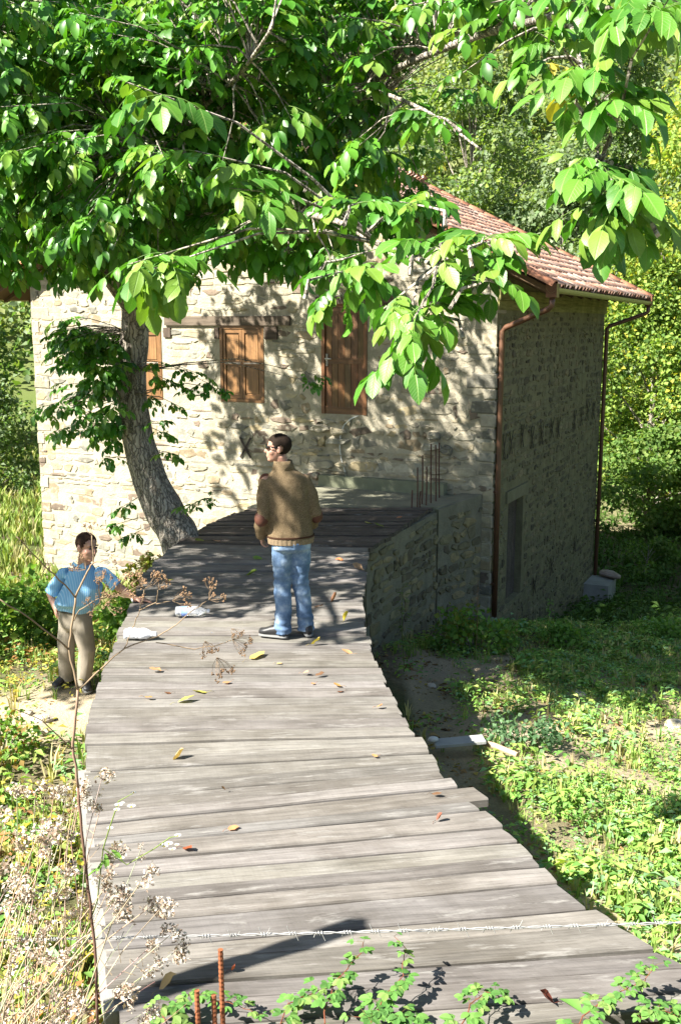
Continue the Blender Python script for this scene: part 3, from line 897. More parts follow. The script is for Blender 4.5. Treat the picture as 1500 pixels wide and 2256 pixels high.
# low plastered upstand against the house
a_, b_ = on_front(985, 1100)[0], on_front(712, 1100)[0]
MB().box(hp((a_ + b_) / 2, -.1, .1), b_ - a_, .16, .2, (ES, DD, UP), (.20, .21, .14)).build('plaster_upstand', M_concrete, abut)
for k, (u, v, top, lab) in enumerate(((906, 1119, 1080, 'shortest rusty rebar at the near end of the row on the landing'), (919, 1118, 1030, 'rusty rebar second from the deck edge on the landing'),
        (925, 1118, 1082, 'short rusty rebar standing just behind the second rebar on the landing'), (929, 1112, 1003, 'rusty rebar with bare top beside the lit landing edge'),
        (938, 1115, 1028, 'medium rusty rebar in the middle of the row on the landing'), (949, 1110, 978, 'tall rusty rebar left of the two tallest on the landing'),
        (960, 1106, 980, 'tall rusty rebar between two other tall ones on the landing'), (968, 1098, 976, 'tallest rusty rebar near the house corner on the landing'),
        (980, 1087, 1036, 'short rusty rebar closest to the house corner'))):
    p = at_z(u, v, .0); tp = at_y(u + random.uniform(-1, 2), top, p.y)
    tag(MB().tube([p - UP * .1, (p + tp) / 2 + Vector((random.uniform(-.01, .01), 0, 0)), tp], .011, 6, (.10, .05, .035)).build('rebar', M_rust), lab, 'rebar', 'rebars standing on the landing')
# ------------------------------------------------------------------ leaf templates
def leaflet(L=1.0, W=.5, fold=.14, droop=.25, base=(0, 0, 0), d=None, nrm=None):
    ts = [0, .22, .52, .8, 1.0]; ws = [0, .36, .52, .36, 0]
    rows = []
    for t, w in zip(ts, ws):
        rows.append((t, w * W))
    loc = []
    for t, w in rows: loc.append((0, t, -droop * t * t))
    for sgn in (-1, 1):
        for t, w in rows[1:4]: loc.append((sgn * w, t, -droop * t * t + fold * w))
    loc = np.array(loc) * L
    fs = []
    for o, flip in ((5, True), (8, False)):
        q = [(0, 1, o), (1, 2, o + 1, o), (2, 3, o + 2, o + 1), (3, 4, o + 2)]
        fs += [tuple(reversed(f)) if flip else f for f in q]
    if d is not None:
        Mx = frames(np.array([d], float), np.array([nrm], float))[0]
        loc = loc @ Mx.T
    return loc + np.array(base), fs
def compound_leaf(rs, pairs=3, size=.15):
    """Walnut leaf: curved stalk with leaflets; stalk along +y, droops to -z. Unit metres."""
    V, Fc, G = [], [], []
    Ls = size * 1.65
    def P(t): return np.array([0.0, Ls * t, -Ls * .38 * t * t])
    o = 0
    # stalk
    k = 5; vs = []
    for i in range(k):
        p = P(i / (k - 1)); r = .0028 * (1.2 - .6 * i / (k - 1))
        for a in range(3): vs.append(p + np.array([math.cos(a * 2.1) * r, 0, math.sin(a * 2.1) * r]))
    fs = [(i * 3 + a, i * 3 + (a + 1) % 3, i * 3 + 3 + (a + 1) % 3, i * 3 + 3 + a) for i in range(k - 1) for a in range(3)]
    V += vs; Fc += fs; o = len(V); G += [(0, 0, 0)] * len(vs)
    spots = []
    for i in range(pairs):
        t = .38 + .52 * i / max(1, pairs - 1) * .9
        for sg in (-1, 1): spots.append((t + rs.uniform(-.03, .03), sg, size * (.68 + .16 * i) * rs.uniform(.85, 1.1)))
    spots.append((1.0, 0, size * 1.12))
    for t, sg, L in spots:
        d = np.array([sg * .85, .62 if sg else 1.0, -.45 - rs.uniform(0, .55) - (.25 if sg == 0 else 0)])
        nrm = np.array([sg * .25 + rs.uniform(-.25, .25), .35 + rs.uniform(-.2, .2), .9])
        v, f = leaflet(L, .57 * rs.uniform(.88, 1.12), rs.uniform(.1, .4), rs.uniform(.1, .42), P(t), d, nrm)
        v = v + rs.normal(size=v.shape) * .0018
        V += list(v); Fc += [tuple(q + o for q in x) for x in f]; o = len(V)
        G += [(0, 0, 0), (0, .22, 0), (0, .52, 0), (0, .8, 0), (0, 1, 0), (-.72, .22, 0), (-1, .52, 0), (-.72, .8, 0), (.72, .22, 0), (1, .52, 0), (.72, .8, 0)]
    return np.array(V), Fc, G
rs = np.random.RandomState(4)
LEAFT = [compound_leaf(rs, p, .15) for p in (2, 3, 3, 2, 3)]
LEAF_TINTS = [(.085, .245, .020), (.064, .205, .017), (.115, .285, .028), (.05, .165, .015), (.17, .30, .035)]

# ------------------------------------------------------------------ the walnut tree
tb = at_y(400, 1215, 12.9)
tree = thing('walnut_tree', (tb.x, tb.y, -1.6), 'big walnut tree with bent grey trunk and leafy boughs hanging over the bridge', 'tree')
tp = [(432, 1310, 12.7), (402, 1215, 12.85), (375, 1150, 12.95), (346, 1090, 13.0), (318, 1020, 13), (301, 950, 13), (293, 880, 13), (291, 820, 13), (296, 740, 13), (302, 660, 12.9), (300, 560, 12.7), (285, 450, 12.3), (275, 330, 12.0)]
tr = [.31, .27, .24, .225, .21, .20, .195, .19, .18, .17, .15, .115, .07]
TP = [at_y(*q) for q in tp]
TP[0].z = -1.75
def limb_mesh(pts, rad, n, name, parent, rough=.0, sub=4):
    P2, R2 = [], []
    for i in range(len(pts) - 1):
        p0, p1, p2, p3 = pts[max(i - 1, 0)], pts[i], pts[i + 1], pts[min(i + 2, len(pts) - 1)]
        for k in range(sub):
            f = k / sub
            P2.append(0.5 * ((2 * p1) + (p2 - p0) * f + (2 * p0 - 5 * p1 + 4 * p2 - p3) * f * f + (3 * p1 - p0 - 3 * p2 + p3) * f ** 3)); R2.append(rad[i] * (1 - f) + rad[i + 1] * f)
    P2.append(pts[-1]); R2.append(rad[-1])
    m = MB().tube(P2, R2, n, (.3, .27, .24))
    if rough:
        vs = []
        for i, v in enumerate(m.v):
            c = P2[min(i // n, len(P2) - 1)]; d = Vector(v) - c
            a = i % n
            vs.append(tuple(c + d * (1 + rough * noise.noise(Vector((a * 1.7, v[2] * 1.2, 2))) + rough * .8 * noise.noise(Vector((v[0] * 6, v[1] * 6, v[2] * 2.5))))))
        m.v = vs
    o = m.build(name, M_bark, parent, smooth=True)
    return o, P2, R2
trunk, _, _ = limb_mesh(TP, tr, 18, 'trunk', tree, .16, 6)
MB().ball(at_y(268, 868, 12.85), .07, .06, .09, 10, 7, (.25, .22, .19)).build('knot', M_bark, tree, smooth=True)
LIMBS = [
    ([(302, 690, 12.95), (215, 585, 12.2), (70, 540, 11.2), (-250, 470, 9.8), (-620, 380, 8.0)], .13),
    ([(302, 640, 12.9), (400, 480, 12.1), (600, 330, 10.8), (800, 190, 9.3), (1020, 90, 7.6), (1250, 30, 6.0), (1430, 5, 5.0)], .05),
    ([(300, 560, 12.7), (335, 400, 11.3), (430, 260, 9.3), (530, 160, 8.2), (600, 60, 7.4)], .035),
    ([(285, 450, 12.3), (180, 320, 11.3), (60, 200, 10.2), (-150, 60, 9.2), (-420, -100, 7.6)], .05),
    ([(275, 330, 12.0), (310, 180, 11.6), (400, 20, 11.0), (480, -160, 10.5)], .07),
    ([(400, 480, 12.1), (590, 470, 9.6), (720, 480, 7.2), (830, 535, 5.6), (960, 585, 4.8)], .034),
    ([(600, 330, 10.8), (700, 280, 11.6), (820, 230, 12.2)], .035),
    ([(70, 540, 11.2), (130, 420, 10.2), (260, 300, 9.4), (360, 330, 8.8)], .028),
    ([(800, 190, 9.3), (930, 240, 7.8), (1060, 330, 6.4)], .022),
    ([(1250, 30, 6.0), (1290, 190, 5.2), (1320, 360, 4.6)], .016),
    ([(-250, 470, 9.8), (-420, 330, 7.6), (-700, 200, 6.2)], .06),
]
LP = []
for pts, r in LIMBS:
    P3 = [at_y(*q) for q in pts]
    rr = [r * (1 - .72 * i / (len(P3) - 1)) for i in range(len(P3))]
    _, pp, _ = limb_mesh(P3, rr, 9, 'limb', tree, .1)
    LP += pp
LPa = np.array([tuple(p) for p in LP])
HERO = [(1350, 545, 4.2), (1405, 565, 4.5), (1310, 525, 4.3), (1385, 520, 4.4), (900, 880, 4.4), (1270, 330, 4.6), (895, 800, 4.3), (845, 745, 4.6), (930, 735, 4.9), (790, 650, 5.0), (750, 700, 5.1), (740, 610, 5.3), (815, 610, 5.2), (970, 600, 4.8), (1010, 575, 5.0), (1065, 585, 4.8), (1075, 670, 4.7),
        (1035, 640, 4.9), (1125, 590, 4.9), (800, 500, 5.4), (730, 490, 5.6), (880, 500, 5.4), (950, 470, 5.8), (620, 500, 5.6), (560, 410, 5.8), (480, 470, 5.8), (430, 390, 6.0), (390, 340, 6.2), (520, 520, 6.0), (560, 570, 6.2), (640, 600, 6.2),
        (310, 660, 5.6), (285, 640, 5.8), (350, 640, 6.0), (400, 600, 6.4), (170, 640, 6.8), (60, 600, 7.0), (110, 570, 7.2), (255, 230, 5.9), (205, 160, 6.0), (190, 60, 6.2), (250, 60, 6.2), (280, 160, 6.0), (330, 230, 6.0), (450, 160, 6.2), (500, 170, 6.3), (360, 90, 6.3), (330, 180, 6.1), (590, 60, 5.6), (565, 100, 5.6),
        (660, 290, 6.0), (690, 350, 6.0), (600, 340, 6.0), (660, 430, 5.9), (720, 410, 6.2), (950, 300, 6.6), (1020, 210, 6.0), (1180, 130, 5.0), (1180, 200, 5.2), (1140, 130, 5.2), (1275, 210, 4.5), (1260, 250, 4.4), (1330, 190, 4.5), (1330, 290, 4.4), (1410, 170, 4.6), (1450, 90, 4.1), (1480, 60, 4.0), (1370, 250, 4.5), (1430, 300, 4.8), (1410, 80, 4.4), (1470, 190, 4.6),
        (1350, 470, 4.2), (1300, 450, 4.3), (1400, 480, 4.5), (1340, 420, 4.4), (1420, 450, 4.7), (1110, 390, 5.8), (1150, 60, 5.2), (1080, 60, 5.6), (1330, 60, 4.6), (1250, 60, 4.8), (1010, 120, 6.0), (980, 30, 6), (900, 60, 6.2), (50, 380, 6.4), (90, 250, 6.6), (40, 480, 6.8), (150, 360, 6.9), (20, 220, 6.6), (60, 130, 6.4), (110, 100, 6.5), (180, 260, 6.5)]
ELL = [((-3, 12, 5.3), (3.0, 2.5, 1.9), 230), ((-5.2, 9.3, 5.2), (2.8, 2.8, 1.8), 180), ((-1.6, 9.2, 5.2), (2.4, 2.2, 1.4), 140), ((0.6, 11.8, 5.6), (2.3, 2.3, 1.6), 90),
       ((-7.4, 8.6, 5.2), (2.4, 2.4, 1.8), 110), ((1.3, 7.2, 5.4), (1.7, 1.6, .9), 34), ((-7.5, 11.5, 4.9), (2.6, 2.6, 2.2), 90), ((-3.4, 7.2, 5.0), (1.9, 1.6, 1.1), 80), ((-2.2, 13.4, 4.4), (2.2, .9, 1.0), 60), ((-4.4, 14.8, 6.0), (3.0, 1.7, 1.5), 210), ((-1.2, 14.0, 6.4), (2.6, 1.5, 1.3), 110), ((-6.6, 13.6, 6.6), (2.2, 1.8, 1.4), 80), ((-2.2, 10.6, 3.9), (2.6, 2.0, .8), 170), ((-4.6, 9.2, 3.9), (2.3, 2.0, .8), 110), ((.2, 10.6, 4.0), (1.6, 1.9, .7), 90), ((-3.2, 11, 6.2), (3.2, 2.4, 1.2), 200), ((.4, 10, 6.0), (2.0, 2.4, .8), 110)]
BOT = ([-300, 0, 100, 200, 300, 400, 500, 600, 700, 760, 800, 850, 900, 950, 1000, 1100, 1200, 1300, 1400, 1500, 1700],
       [650, 650, 640, 650, 650, 620, 610, 620, 660, 660, 620, 590, 570, 560, 470, 260, 170, 170, 150, 160, 260])
rnd = random.Random(21)
def sunlit_below(p):
    # where the spray's shade would land: boughs over the sunny lawn and the near planks have been thinned
    t = (p.z + 1.2) / math.tan(SUN_EL); x, y = p.x + SAZ.x * -t, p.y + SAZ.y * -t
    t0 = p.z / math.tan(SUN_EL); x0, y0 = p.x - SAZ.x * t0, p.y - SAZ.y * t0
    return (1.0 < x < 6.5 and 3.5 < y < 11.3) or (-1.3 < x0 < 1.6 and 3.0 < y0 < 8.35)
sprays = []
for q in HERO:
    if q[:2] in ((310, 660), (285, 640), (430, 390), (480, 470), (255, 230)): q = (q[0], q[1], 5.2); sc = .84
    elif q[0] < 760 and q[2] < 7.3: q = (q[0], q[1], q[2] + 2.5); sc = .92
    else: sc = .74 if q[2] < 5.05 else .66
    if q[0] > 960 and q[1] < 420 and rnd.random() < .26: continue
    sprays.append((at_y(q[0], q[1] - 300 / q[2], q[2]), sc, 2 if q[0] > 960 else True))
for c, r, n in ELL:
    k = 0
    while k < n:
        d = Vector((rnd.gauss(0, 1), rnd.gauss(0, 1), rnd.gauss(0, 1))).normalized() * (rnd.random() ** .33)
        p = Vector((c[0] + d.x * r[0], c[1] + d.y * r[1], c[2] + d.z * r[2])); k += 1
        u, v, Z = project(p)
        if Z < 3.4 or (sunlit_below(p) and rnd.random() > .06): continue
        if u > -250:
            if v + 45 > np.interp(u, *BOT): continue
            if u > 820 and v > -120 and rnd.random() > (.10 if 40 < v < 460 else .5): continue
        sprays.append((p, rnd.uniform(.6, .82), False))
for k in range(620):
    u = rnd.uniform(-60, 1060) if k < 540 else rnd.uniform(900, 1560)
    bot = float(np.interp(u, *BOT)) - 50
    v = rnd.uniform(-80, max(60, bot)) if k < 540 else rnd.uniform(-60, 70)
    if u > 840 and 60 < v < 400 and rnd.random() > .12: continue
    p = at_y(u, v, rnd.uniform(6.6, 13.2) if k < 540 else rnd.uniform(5, 9))
    if sunlit_below(p):
        if rnd.random() > .5: continue
        p = at_y(u, v, rnd.uniform(9.5, 13.2))
    sprays.append((p, rnd.uniform(.6, .85), False))
for k in range(190):
    u = rnd.uniform(-60, 860); v = rnd.uniform(-60, max(60, float(np.interp(u, *BOT)) - 60))
    sprays.append((at_y(u, v, rnd.uniform(7.9, 9.6)), rnd.uniform(.7, .9), False))
for k in range(11):  # unseen leaf sprays added towards the sun to dapple the man on deck
    q = rnd.uniform(3.6, 5.6); h = rnd.uniform(.6, 1.75)
    p = Vector((-.43, 8.55, h)) + Vector((SDIR.x, SDIR.y, SDIR.z)) * (q / math.cos(SUN_EL))
    sprays.append((p + Vector((rnd.uniform(-.2, .2), rnd.uniform(-.35, .35), rnd.uniform(-.1, .1))), .62, False))
for k in range(46):
    sprays.append((at_y(rnd.uniform(-20, 430), rnd.uniform(500, 615), rnd.uniform(10.2, 12.6)), rnd.uniform(.62, .8), False))
for k in range(76):
    u, v = rnd.uniform(80, 265), rnd.uniform(720, 1000)
    if (v - 720) / 280 + abs(u - 180) / 200 > 1.25: continue
    sprays.append((at_y(u, v - 20, rnd.uniform(12.3, 13.4)), .70, None))
for u, v in ((365, 800), (390, 850), (430, 860), (470, 850), (505, 860), (360, 840), (420, 820), (375, 960), (385, 1000), (350, 930), (455, 830), (350, 880), (405, 900), (715, 830), (700, 845), (440, 1110), (470, 1095), (240, 1160), (265, 1120), (275, 1185), (225, 1010), (245, 980)):
    sprays.append((at_y(u, v, 12.4 if u > 300 else 12.9), .55 if u < 650 else .5, None))
leafM, leafV, leafS, twig = [], [], [], MB()
def near_limb(p):
    d = ((LPa - np.array(tuple(p))) ** 2).sum(1); d = d + np.maximum(0, -(LPa[:, 2] - p.z)) * .6
    return Vector(LPa[int(d.argmin())])
tpa = [Vector(p) for p in TP]
for p, sc, kind in sprays:
    if kind is None:
        b = min(tpa, key=lambda q: (q - p).length + (0 if q.z < p.z + .4 else 1))
    else: b = near_limb(p)
    d = p - b
    L = d.length
    if L < .3: b = p - Vector((rnd.uniform(-.3, .3), rnd.uniform(.1, .4), .15)); d = p - b
    mid = b.lerp(p, .55) + Vector((rnd.uniform(-.06, .06), rnd.uniform(-.06, .06), .10 * min(L, 2)))
    twr = .008 if kind else .0065
    twig.tube([b, b.lerp(mid, .5) + Vector((rnd.uniform(-.05, .05), rnd.uniform(-.05, .05), .03)), mid, p], [twr * 1.5, twr * 1.1, twr * .8, twr * .4], 4, (.42, .37, .30) if rnd.random() < .5 else (.2, .16, .12))
    dirn = (p - mid).normalized()
    n = (rnd.randint(4, 7) if kind == 2 else rnd.randint(7, 10)) if kind else rnd.randint(5, 7)
    for i in range(n):
        f = rnd.uniform(0, .34) * min(1, L)
        q = p - dirn * f
        a = rnd.uniform(0, 6.28)
        side = Vector((math.cos(a), math.sin(a), rnd.uniform(-.3, .45)))
        ld = (dirn * .35 + side * .9 + Vector((0, -.12, -.05))).normalized()
        leafM.append((q, ld, Vector((rnd.uniform(-.4, .2), rnd.uniform(-.5, .2), 1)), sc * rnd.uniform(.8, 1.15))); leafV.append(rnd.randrange(len(LEAFT))); leafS.append(kind)
twig.build('twigs', M_bark, tree)['kind'] = 'stuff'
Dn = np.array([tuple(q[1]) for q in leafM]); Nn = np.array([tuple(q[2]) for q in leafM]); Pn = np.array([tuple(q[0]) for q in leafM]); Sn = np.array([q[3] for q in leafM])
FRM = frames(Dn, Nn); LVi = np.array(leafV)
scr = []
for i in range(len(Pn)):
    u, v, Z = project(Pn[i]); scr.append(Sn[i] / Z if (0 < u < 1500 and -20 < v < 1100 and Z > .5) else 0)
scr = np.array(scr); order = np.argsort(-scr)
top = order[:296]; rest = order[296:]
LM = {}
for vi, (tv, tf, tg) in enumerate(LEAFT):
    for ti, t in enumerate(LEAF_TINTS):
        m = MB(); m.add(tv.tolist(), tf, t, tg); LM[(vi, ti)] = m.mesh('walnut_leaf', M_walnut_near, True)
m = MB(); m.add(LEAFT[0][0].tolist(), LEAFT[0][1], (.42, .36, .04), LEAFT[0][2]); YEL = m.mesh('walnut_leaf', M_walnut)
yel = {min(top, key=lambda i: abs(project(Pn[i])[0] - a) + abs(project(Pn[i])[1] - b)) for a, b in ((1150, 185), (1210, 185))}
for i in top:
    Mx = np.eye(4); Mx[:3, :3] = FRM[i] * Sn[i]; Mx[:3, 3] = Pn[i]
    link('leaf', YEL if i in yel else LM[(LVi[i], rnd.randrange(len(LEAF_TINTS)))], tree, M=Matrix(Mx.tolist()))
parts = []
for vi, (tv, tf, tg) in enumerate(LEAFT):
    sel = rest[LVi[rest] == vi]
    parts.append((apply_frames(tv, FRM[sel], Pn[sel], Sn[sel]), tf, pal(len(sel), LEAF_TINTS, jit=.15)))
tag(link('crown', np_multi('walnut_crown', parts, M_walnut, True), tree), kind='stuff')

# ------------------------------------------------------------------ trees and shrubs of the surroundings
CARD = np.array([(0, 0, 0), (.42, .45, .12), (0, 1, -.18), (-.42, .45, .12)]); CARDF = [(0, 1, 2), (0, 2, 3)]
def leaf_cloud(centers, radii, n, size, cols, w=None, seed=0, droop=.4):
    r = np.random.RandomState(seed)
    ci = r.randint(len(centers), size=n) if w is None else r.choice(len(centers), n, p=w)
    d = r.normal(size=(n, 3)); d /= np.linalg.norm(d, axis=1, keepdims=True)
    rad = r.rand(n, 1) ** .45
    P = np.array(centers)[ci] + d * rad * np.array(radii)[ci]
    D = d * .8 + r.normal(size=(n, 3)) * .7; D[:, 2] -= droop
    Nn = d + r.normal(size=(n, 3)) * .6 + np.array([0, 0, .6])
    S = size * r.uniform(.65, 1.35, n)
    c = np.array(cols)[r.choice(len(cols), n)] * r.uniform(.8, 1.2, (n, 1))
    return apply_frames(CARD, frames(D, Nn), P, S), CARDF, c
def make_tree(name, base, h, spread, clumps, n, leaf, cols, label, cat, seed, group=None, trunk_r=.16, low=.25, droop=.4, lean=(0, 0), bark=(.12, .1, .08)):
    r = random.Random(seed)
    b = Vector((base[0], base[1], float(gz(base[0], base[1])) - .15))
    t = thing(name, b, label, cat, group)
    cs, rd = [], []
    for k in range(clumps):
        f = low + (1 - low) * ((k + .5) / clumps) ** .9
        prof = math.sin(math.pi * min(1, max(.12, (f - low) / (1 - low) * .85 + .13))) ** .7
        a = r.uniform(0, 6.28); q = r.uniform(.25, .95) * spread * prof
        cs.append((b.x + math.cos(a) * q + lean[0] * f, b.y + math.sin(a) * q + lean[1] * f, b.z + f * h * .96))
        s = spread * r.uniform(.28, .5) * (.6 + .5 * prof)
        rd.append((s, s, s * r.uniform(.6, .95)))
    m = MB()
    topp = Vector((b.x + lean[0] * .8, b.y + lean[1] * .8, b.z + h * .85))
    m.tube([b, b.lerp(topp, .3) + Vector((r.uniform(-.1, .1), 0, 0)), b.lerp(topp, .65), topp], [trunk_r, trunk_r * .75, trunk_r * .45, trunk_r * .15], 8, bark)
    m.build('trunk', M_bark, t, smooth=True)
    br = MB()
    for c in cs:
        c = Vector(c); f = max(.08, min(.8, (c.z - b.z) / h - .18)); s0 = b.lerp(topp, f)
        br.tube([s0, s0.lerp(c, .5) + Vector((0, 0, .1)), c], [trunk_r * .3, trunk_r * .18, trunk_r * .07], 5, bark)
    br.build('branches', M_bark, t)['kind'] = 'stuff'
    tag(link('crown', np_multi(name + '_crown', [leaf_cloud(cs, rd, n, leaf, cols, None, seed, droop)], M_foliage), t), kind='stuff')
    return t
YG = [(.32, .37, .07), (.27, .36, .07), (.42, .40, .06), (.22, .33, .065), (.26, .36, .07), (.19, .30, .06), (.24, .35, .08)]
MG = [(.11, .20, .045), (.09, .17, .04), (.15, .24, .055), (.19, .26, .07)]
OL = [(.18, .24, .12), (.15, .21, .10), (.23, .29, .17), (.16, .24, .11)]
DG = [(.05, .10, .02), (.04, .08, .02), (.07, .13, .03), (.10, .14, .03)]
make_tree('tree', (12.3, 33, 0), 15.0, 4.2, 50, 44000, .15, YG, 'tall tree with yellowing leaves right of the house', 'tree', 1, None, .26, .12)
make_tree('tree', (9.9, 32, 0), 8.4, 2.3, 26, 18000, .13, YG[1:] + MG, 'smaller yellow green tree just behind the far house corner', 'tree', 2, None, .14, .15)
make_tree('tree', (12.0, 28.5, 0), 5.2, 2.4, 22, 12000, .13, MG, 'low green tree shading the ground right of the house', 'tree', 3, None, .15, .3)
make_tree('shrub', (8.6, 40, 0), 11.0, 3.4, 30, 15000, .20, OL, 'feathery silver green tree just above the right roof slope', 'tree', 4, None, .18, .1, .9)
make_tree('tree', (5.5, 44, 0), 13.5, 3.6, 30, 20000, .18, OL + MG[2:] + [YG[1]], 'pale green loose tree on the slope above the roof ridge', 'tree', 5, None, .2, .1)
make_tree('tree', (12.0, 48, 0), 15.5, 3.2, 26, 16000, .18, MG + OL, 'green tree higher on the slope behind the silver green one', 'tree', 6, None, .2, .12)
make_tree('tree', (17.5, 44, 0), 16.5, 4.2, 34, 20000, .19, YG + OL, 'second yellow leaved tree partly hidden by hanging walnut leaves', 'tree', 7, None, .22, .12)
make_tree('tree', (-13.6, 33, 0), 7.6, 2.8, 26, 11000, .18, MG, 'rounded green tree at the field edge left of the house', 'tree', 8, None, .16, .15)
make_tree('shrub', (-10.6, 30.5, 0), 3.6, 1.8, 16, 5000, .13, OL + MG, 'grey green shrub between the meadow and the left house corner', 'shrub', 9, None, .08, .08)
make_tree('tree', (-17.5, 40, 0), 10.5, 3.6, 28, 10000, .22, DG, 'dark tree behind the rounded one left of the house', 'tree', 10, None, .2, .12)
make_tree('shrub', (7.9, 25.2, 0), 1.2, .9, 8, 1600, .09, MG, 'low leafy shrub in the shade beyond the log', 'shrub', 12, None, .03, .1)
make_tree('shrub', (9.6, 30.2, 0), 3.4, 2.0, 16, 7000, .13, MG, 'bushy undergrowth shrub at the foot of the smaller yellow green tree', 'shrub', 15, None, .06, .04)
make_tree('shrub', (14.6, 30.0, 0), 4.2, 2.4, 16, 7000, .14, MG, 'dense shrub right of the low green tree at the picture edge', 'shrub', 16, None, .06, .04)
make_tree('tree', (14.5, 17.5, 0), 9.0, 3.4, 20, 6000, .24, MG, 'unseen bushy tree added beside the lawn to block sky light', 'tree', 13, None, .2, .12)  # added out of view to cut sky light on the side wall
make_tree('tree', (17.0, 24.0, 0), 12.0, 4.0, 24, 7000, .26, MG, 'unseen tall bushy tree added right of the house to block sky light', 'tree', 14, None, .22, .1)  # another unseen tree, added to block sky and bounce green light
# scrub covering the slope, too many to count
def hillside():
    r = np.random.RandomState(31)
    V = []
    n = 620
    X = r.uniform(-75, 75, n); Y = r.uniform(46, 150, n)
    keep = (np.abs(X) < Y * .42 + 6); X, Y = X[keep], Y[keep]
    X = np.concatenate([X, r.uniform(-3, 24, 110)]); Y = np.concatenate([Y, r.uniform(45, 82, 110)])
    Z = gz(X, Y); n = len(X)
    S = r.uniform(1.1, 3.0, n) * (1 + (Y - 46) / 130)
    cen = np.stack([X, Y, Z + S * .5], 1)
    palv = [OL + YG[1:], MG + OL, OL, MG + OL, [(.20, .25, .09), (.24, .27, .10)]]
    parts = []
    for g in range(5):
        s = np.arange(n) % 5 == g
        parts.append(leaf_cloud(cen[s].tolist(), np.stack([S[s], S[s], S[s] * r.uniform(.6, 1.3, s.sum())], 1).tolist(), 48000, .40, palv[g], (S[s] ** 2 / (S[s] ** 2).sum()), 40 + g))
    return tag(link('hillside_scrub', np_multi('hillside_scrub', parts, M_foliage)), 'pale green scrub and small trees covering the steep slope behind the house', 'scrub', kind='stuff')
hillside()

# ------------------------------------------------------------------ grass, weeds, litter on the ground
def tuft(seed, n=7, h=.22, w=.006, lean=.5):
    r = np.random.RandomState(seed); V, Fc = [], []
    for k in range(n):
        a = r.uniform(0, 6.28); d = np.array([math.cos(a), math.sin(a), 0]); s = np.array([-d[1], d[0], 0]); hh = h * r.uniform(.5, 1.1); l = lean * r.uniform(.2, 1)
        b = d * r.uniform(0, .03); o = len(V)
        m = b + d * hh * l * .35 + np.array([0, 0, hh * .6]); t = b + d * hh * l + np.array([0, 0, hh * (1 - .3 * l)])
        V += [b - s * w, b + s * w, m + s * w * .8, m - s * w * .8, t]
        Fc += [(o, o + 1, o + 2, o + 3), (o + 3, o + 2, o + 4)]
    return np.array(V), Fc
def rosette(seed, n=8, h=.12, L=.06, W=.6):
    r = np.random.RandomState(seed); V, Fc = [], []
    for k in range(n):
        a = r.uniform(0, 6.28); z = h * r.uniform(.15, 1); rr = r.uniform(.01, .09)
        b = np.array([math.cos(a) * rr, math.sin(a) * rr, z]); d = np.array([math.cos(a), math.sin(a), r.uniform(-.4, .3)])
        v = CARD * np.array([W, 1, 1]) * L * r.uniform(.6, 1.3)
        Mx = frames(d[None], np.array([[r.uniform(-.4, .4), r.uniform(-.4, .4), 1]]))[0]
        o = len(V); V += list(v @ Mx.T + b); Fc += [tuple(q + o for q in f) for f in CARDF]
    return np.array(V), Fc
def spread(name, label, cat, xy, temps, cols, smin, smax, seed, mat=M_grass, w=None):
    r = np.random.RandomState(seed); n = len(xy)
    ti = r.choice(len(temps), n, p=w)
    Z = gz(xy[:, 0], xy[:, 1])
    P = np.stack([xy[:, 0], xy[:, 1], Z - .01], 1)
    a = r.uniform(0, 6.28, n)
    M3 = np.zeros((n, 3, 3)); M3[:, 0, 0] = np.cos(a); M3[:, 0, 1] = -np.sin(a); M3[:, 1, 0] = np.sin(a); M3[:, 1, 1] = np.cos(a); M3[:, 2, 2] = 1
    S = r.uniform(smin, smax, n) * (.6 + .75 * patch(xy[:, 0], xy[:, 1], 1.6, 3.0))
    ci = r.randint(len(cols), size=n); c = np.array(cols)[ci] * r.uniform(.75, 1.25, (n, 1))
    parts = [(apply_frames(t[0], M3[ti == k], P[ti == k], S[ti == k]), t[1], c[ti == k]) for k, t in enumerate(temps)]
    return tag(link(name, np_multi(name, parts, mat)), label, cat, kind='stuff')
DKX = np.array([(q[0].x, q[0].y) for q in PW]); DKR = np.array([(q[1].x, q[1].y) for q in PW])
def off_deck(xy, ml=.05, mr=.05):
    i = np.argsort(DKX[:, 1]); j = np.argsort(DKR[:, 1])
    l = np.interp(xy[:, 1], DKX[i, 1], DKX[i, 0]) - ml; rr = np.interp(xy[:, 1], DKR[j, 1], DKR[j, 0]) + mr
    return ~((xy[:, 0] > l) & (xy[:, 0] < rr) & (xy[:, 1] > 3.0) & (xy[:, 1] < 15.2))
def in_house(xy):
    d = xy - np.array([C0.x, C0.y]); s = d @ np.array([ES.x, ES.y]); t = d @ np.array([DD.x, DD.y])
    return (s > -.02) & (s < WID + .02) & (t > -.02) & (t < LEN + .02)
def samp(n, x0, x1, y0, y1, seed, dens=None):
    r = np.random.RandomState(seed)
    xy = np.stack([r.uniform(x0, x1, n), r.uniform(y0, y1, n)], 1)
    k = off_deck(xy) & ~in_house(xy)
    if dens is not None: k &= r.rand(n) < dens(xy[:, 0], xy[:, 1])
    return xy[k]
def patch(x, y, s=1.0, ph=0): return np.clip(.5 + .5 * np.sin(x * 1.9 * s + ph) * np.sin(y * 1.6 * s + ph * 2) + .35 * np.sin(x * 4.3 * s + y * 3.1 * s + ph), 0.0, 1)
GR = [(.24, .36, .09), (.30, .40, .11), (.20, .32, .08), (.44, .43, .18), (.54, .48, .26), (.50, .44, .22)]
LFc = [(.20, .37, .08), (.27, .42, .09), (.15, .31, .07), (.36, .43, .12), (.21, .37, .17)]
def bare(x, y):
    return np.exp(-(((x - 3.6) / 1.6) ** 2 + ((y - 9.6) / .9) ** 2))
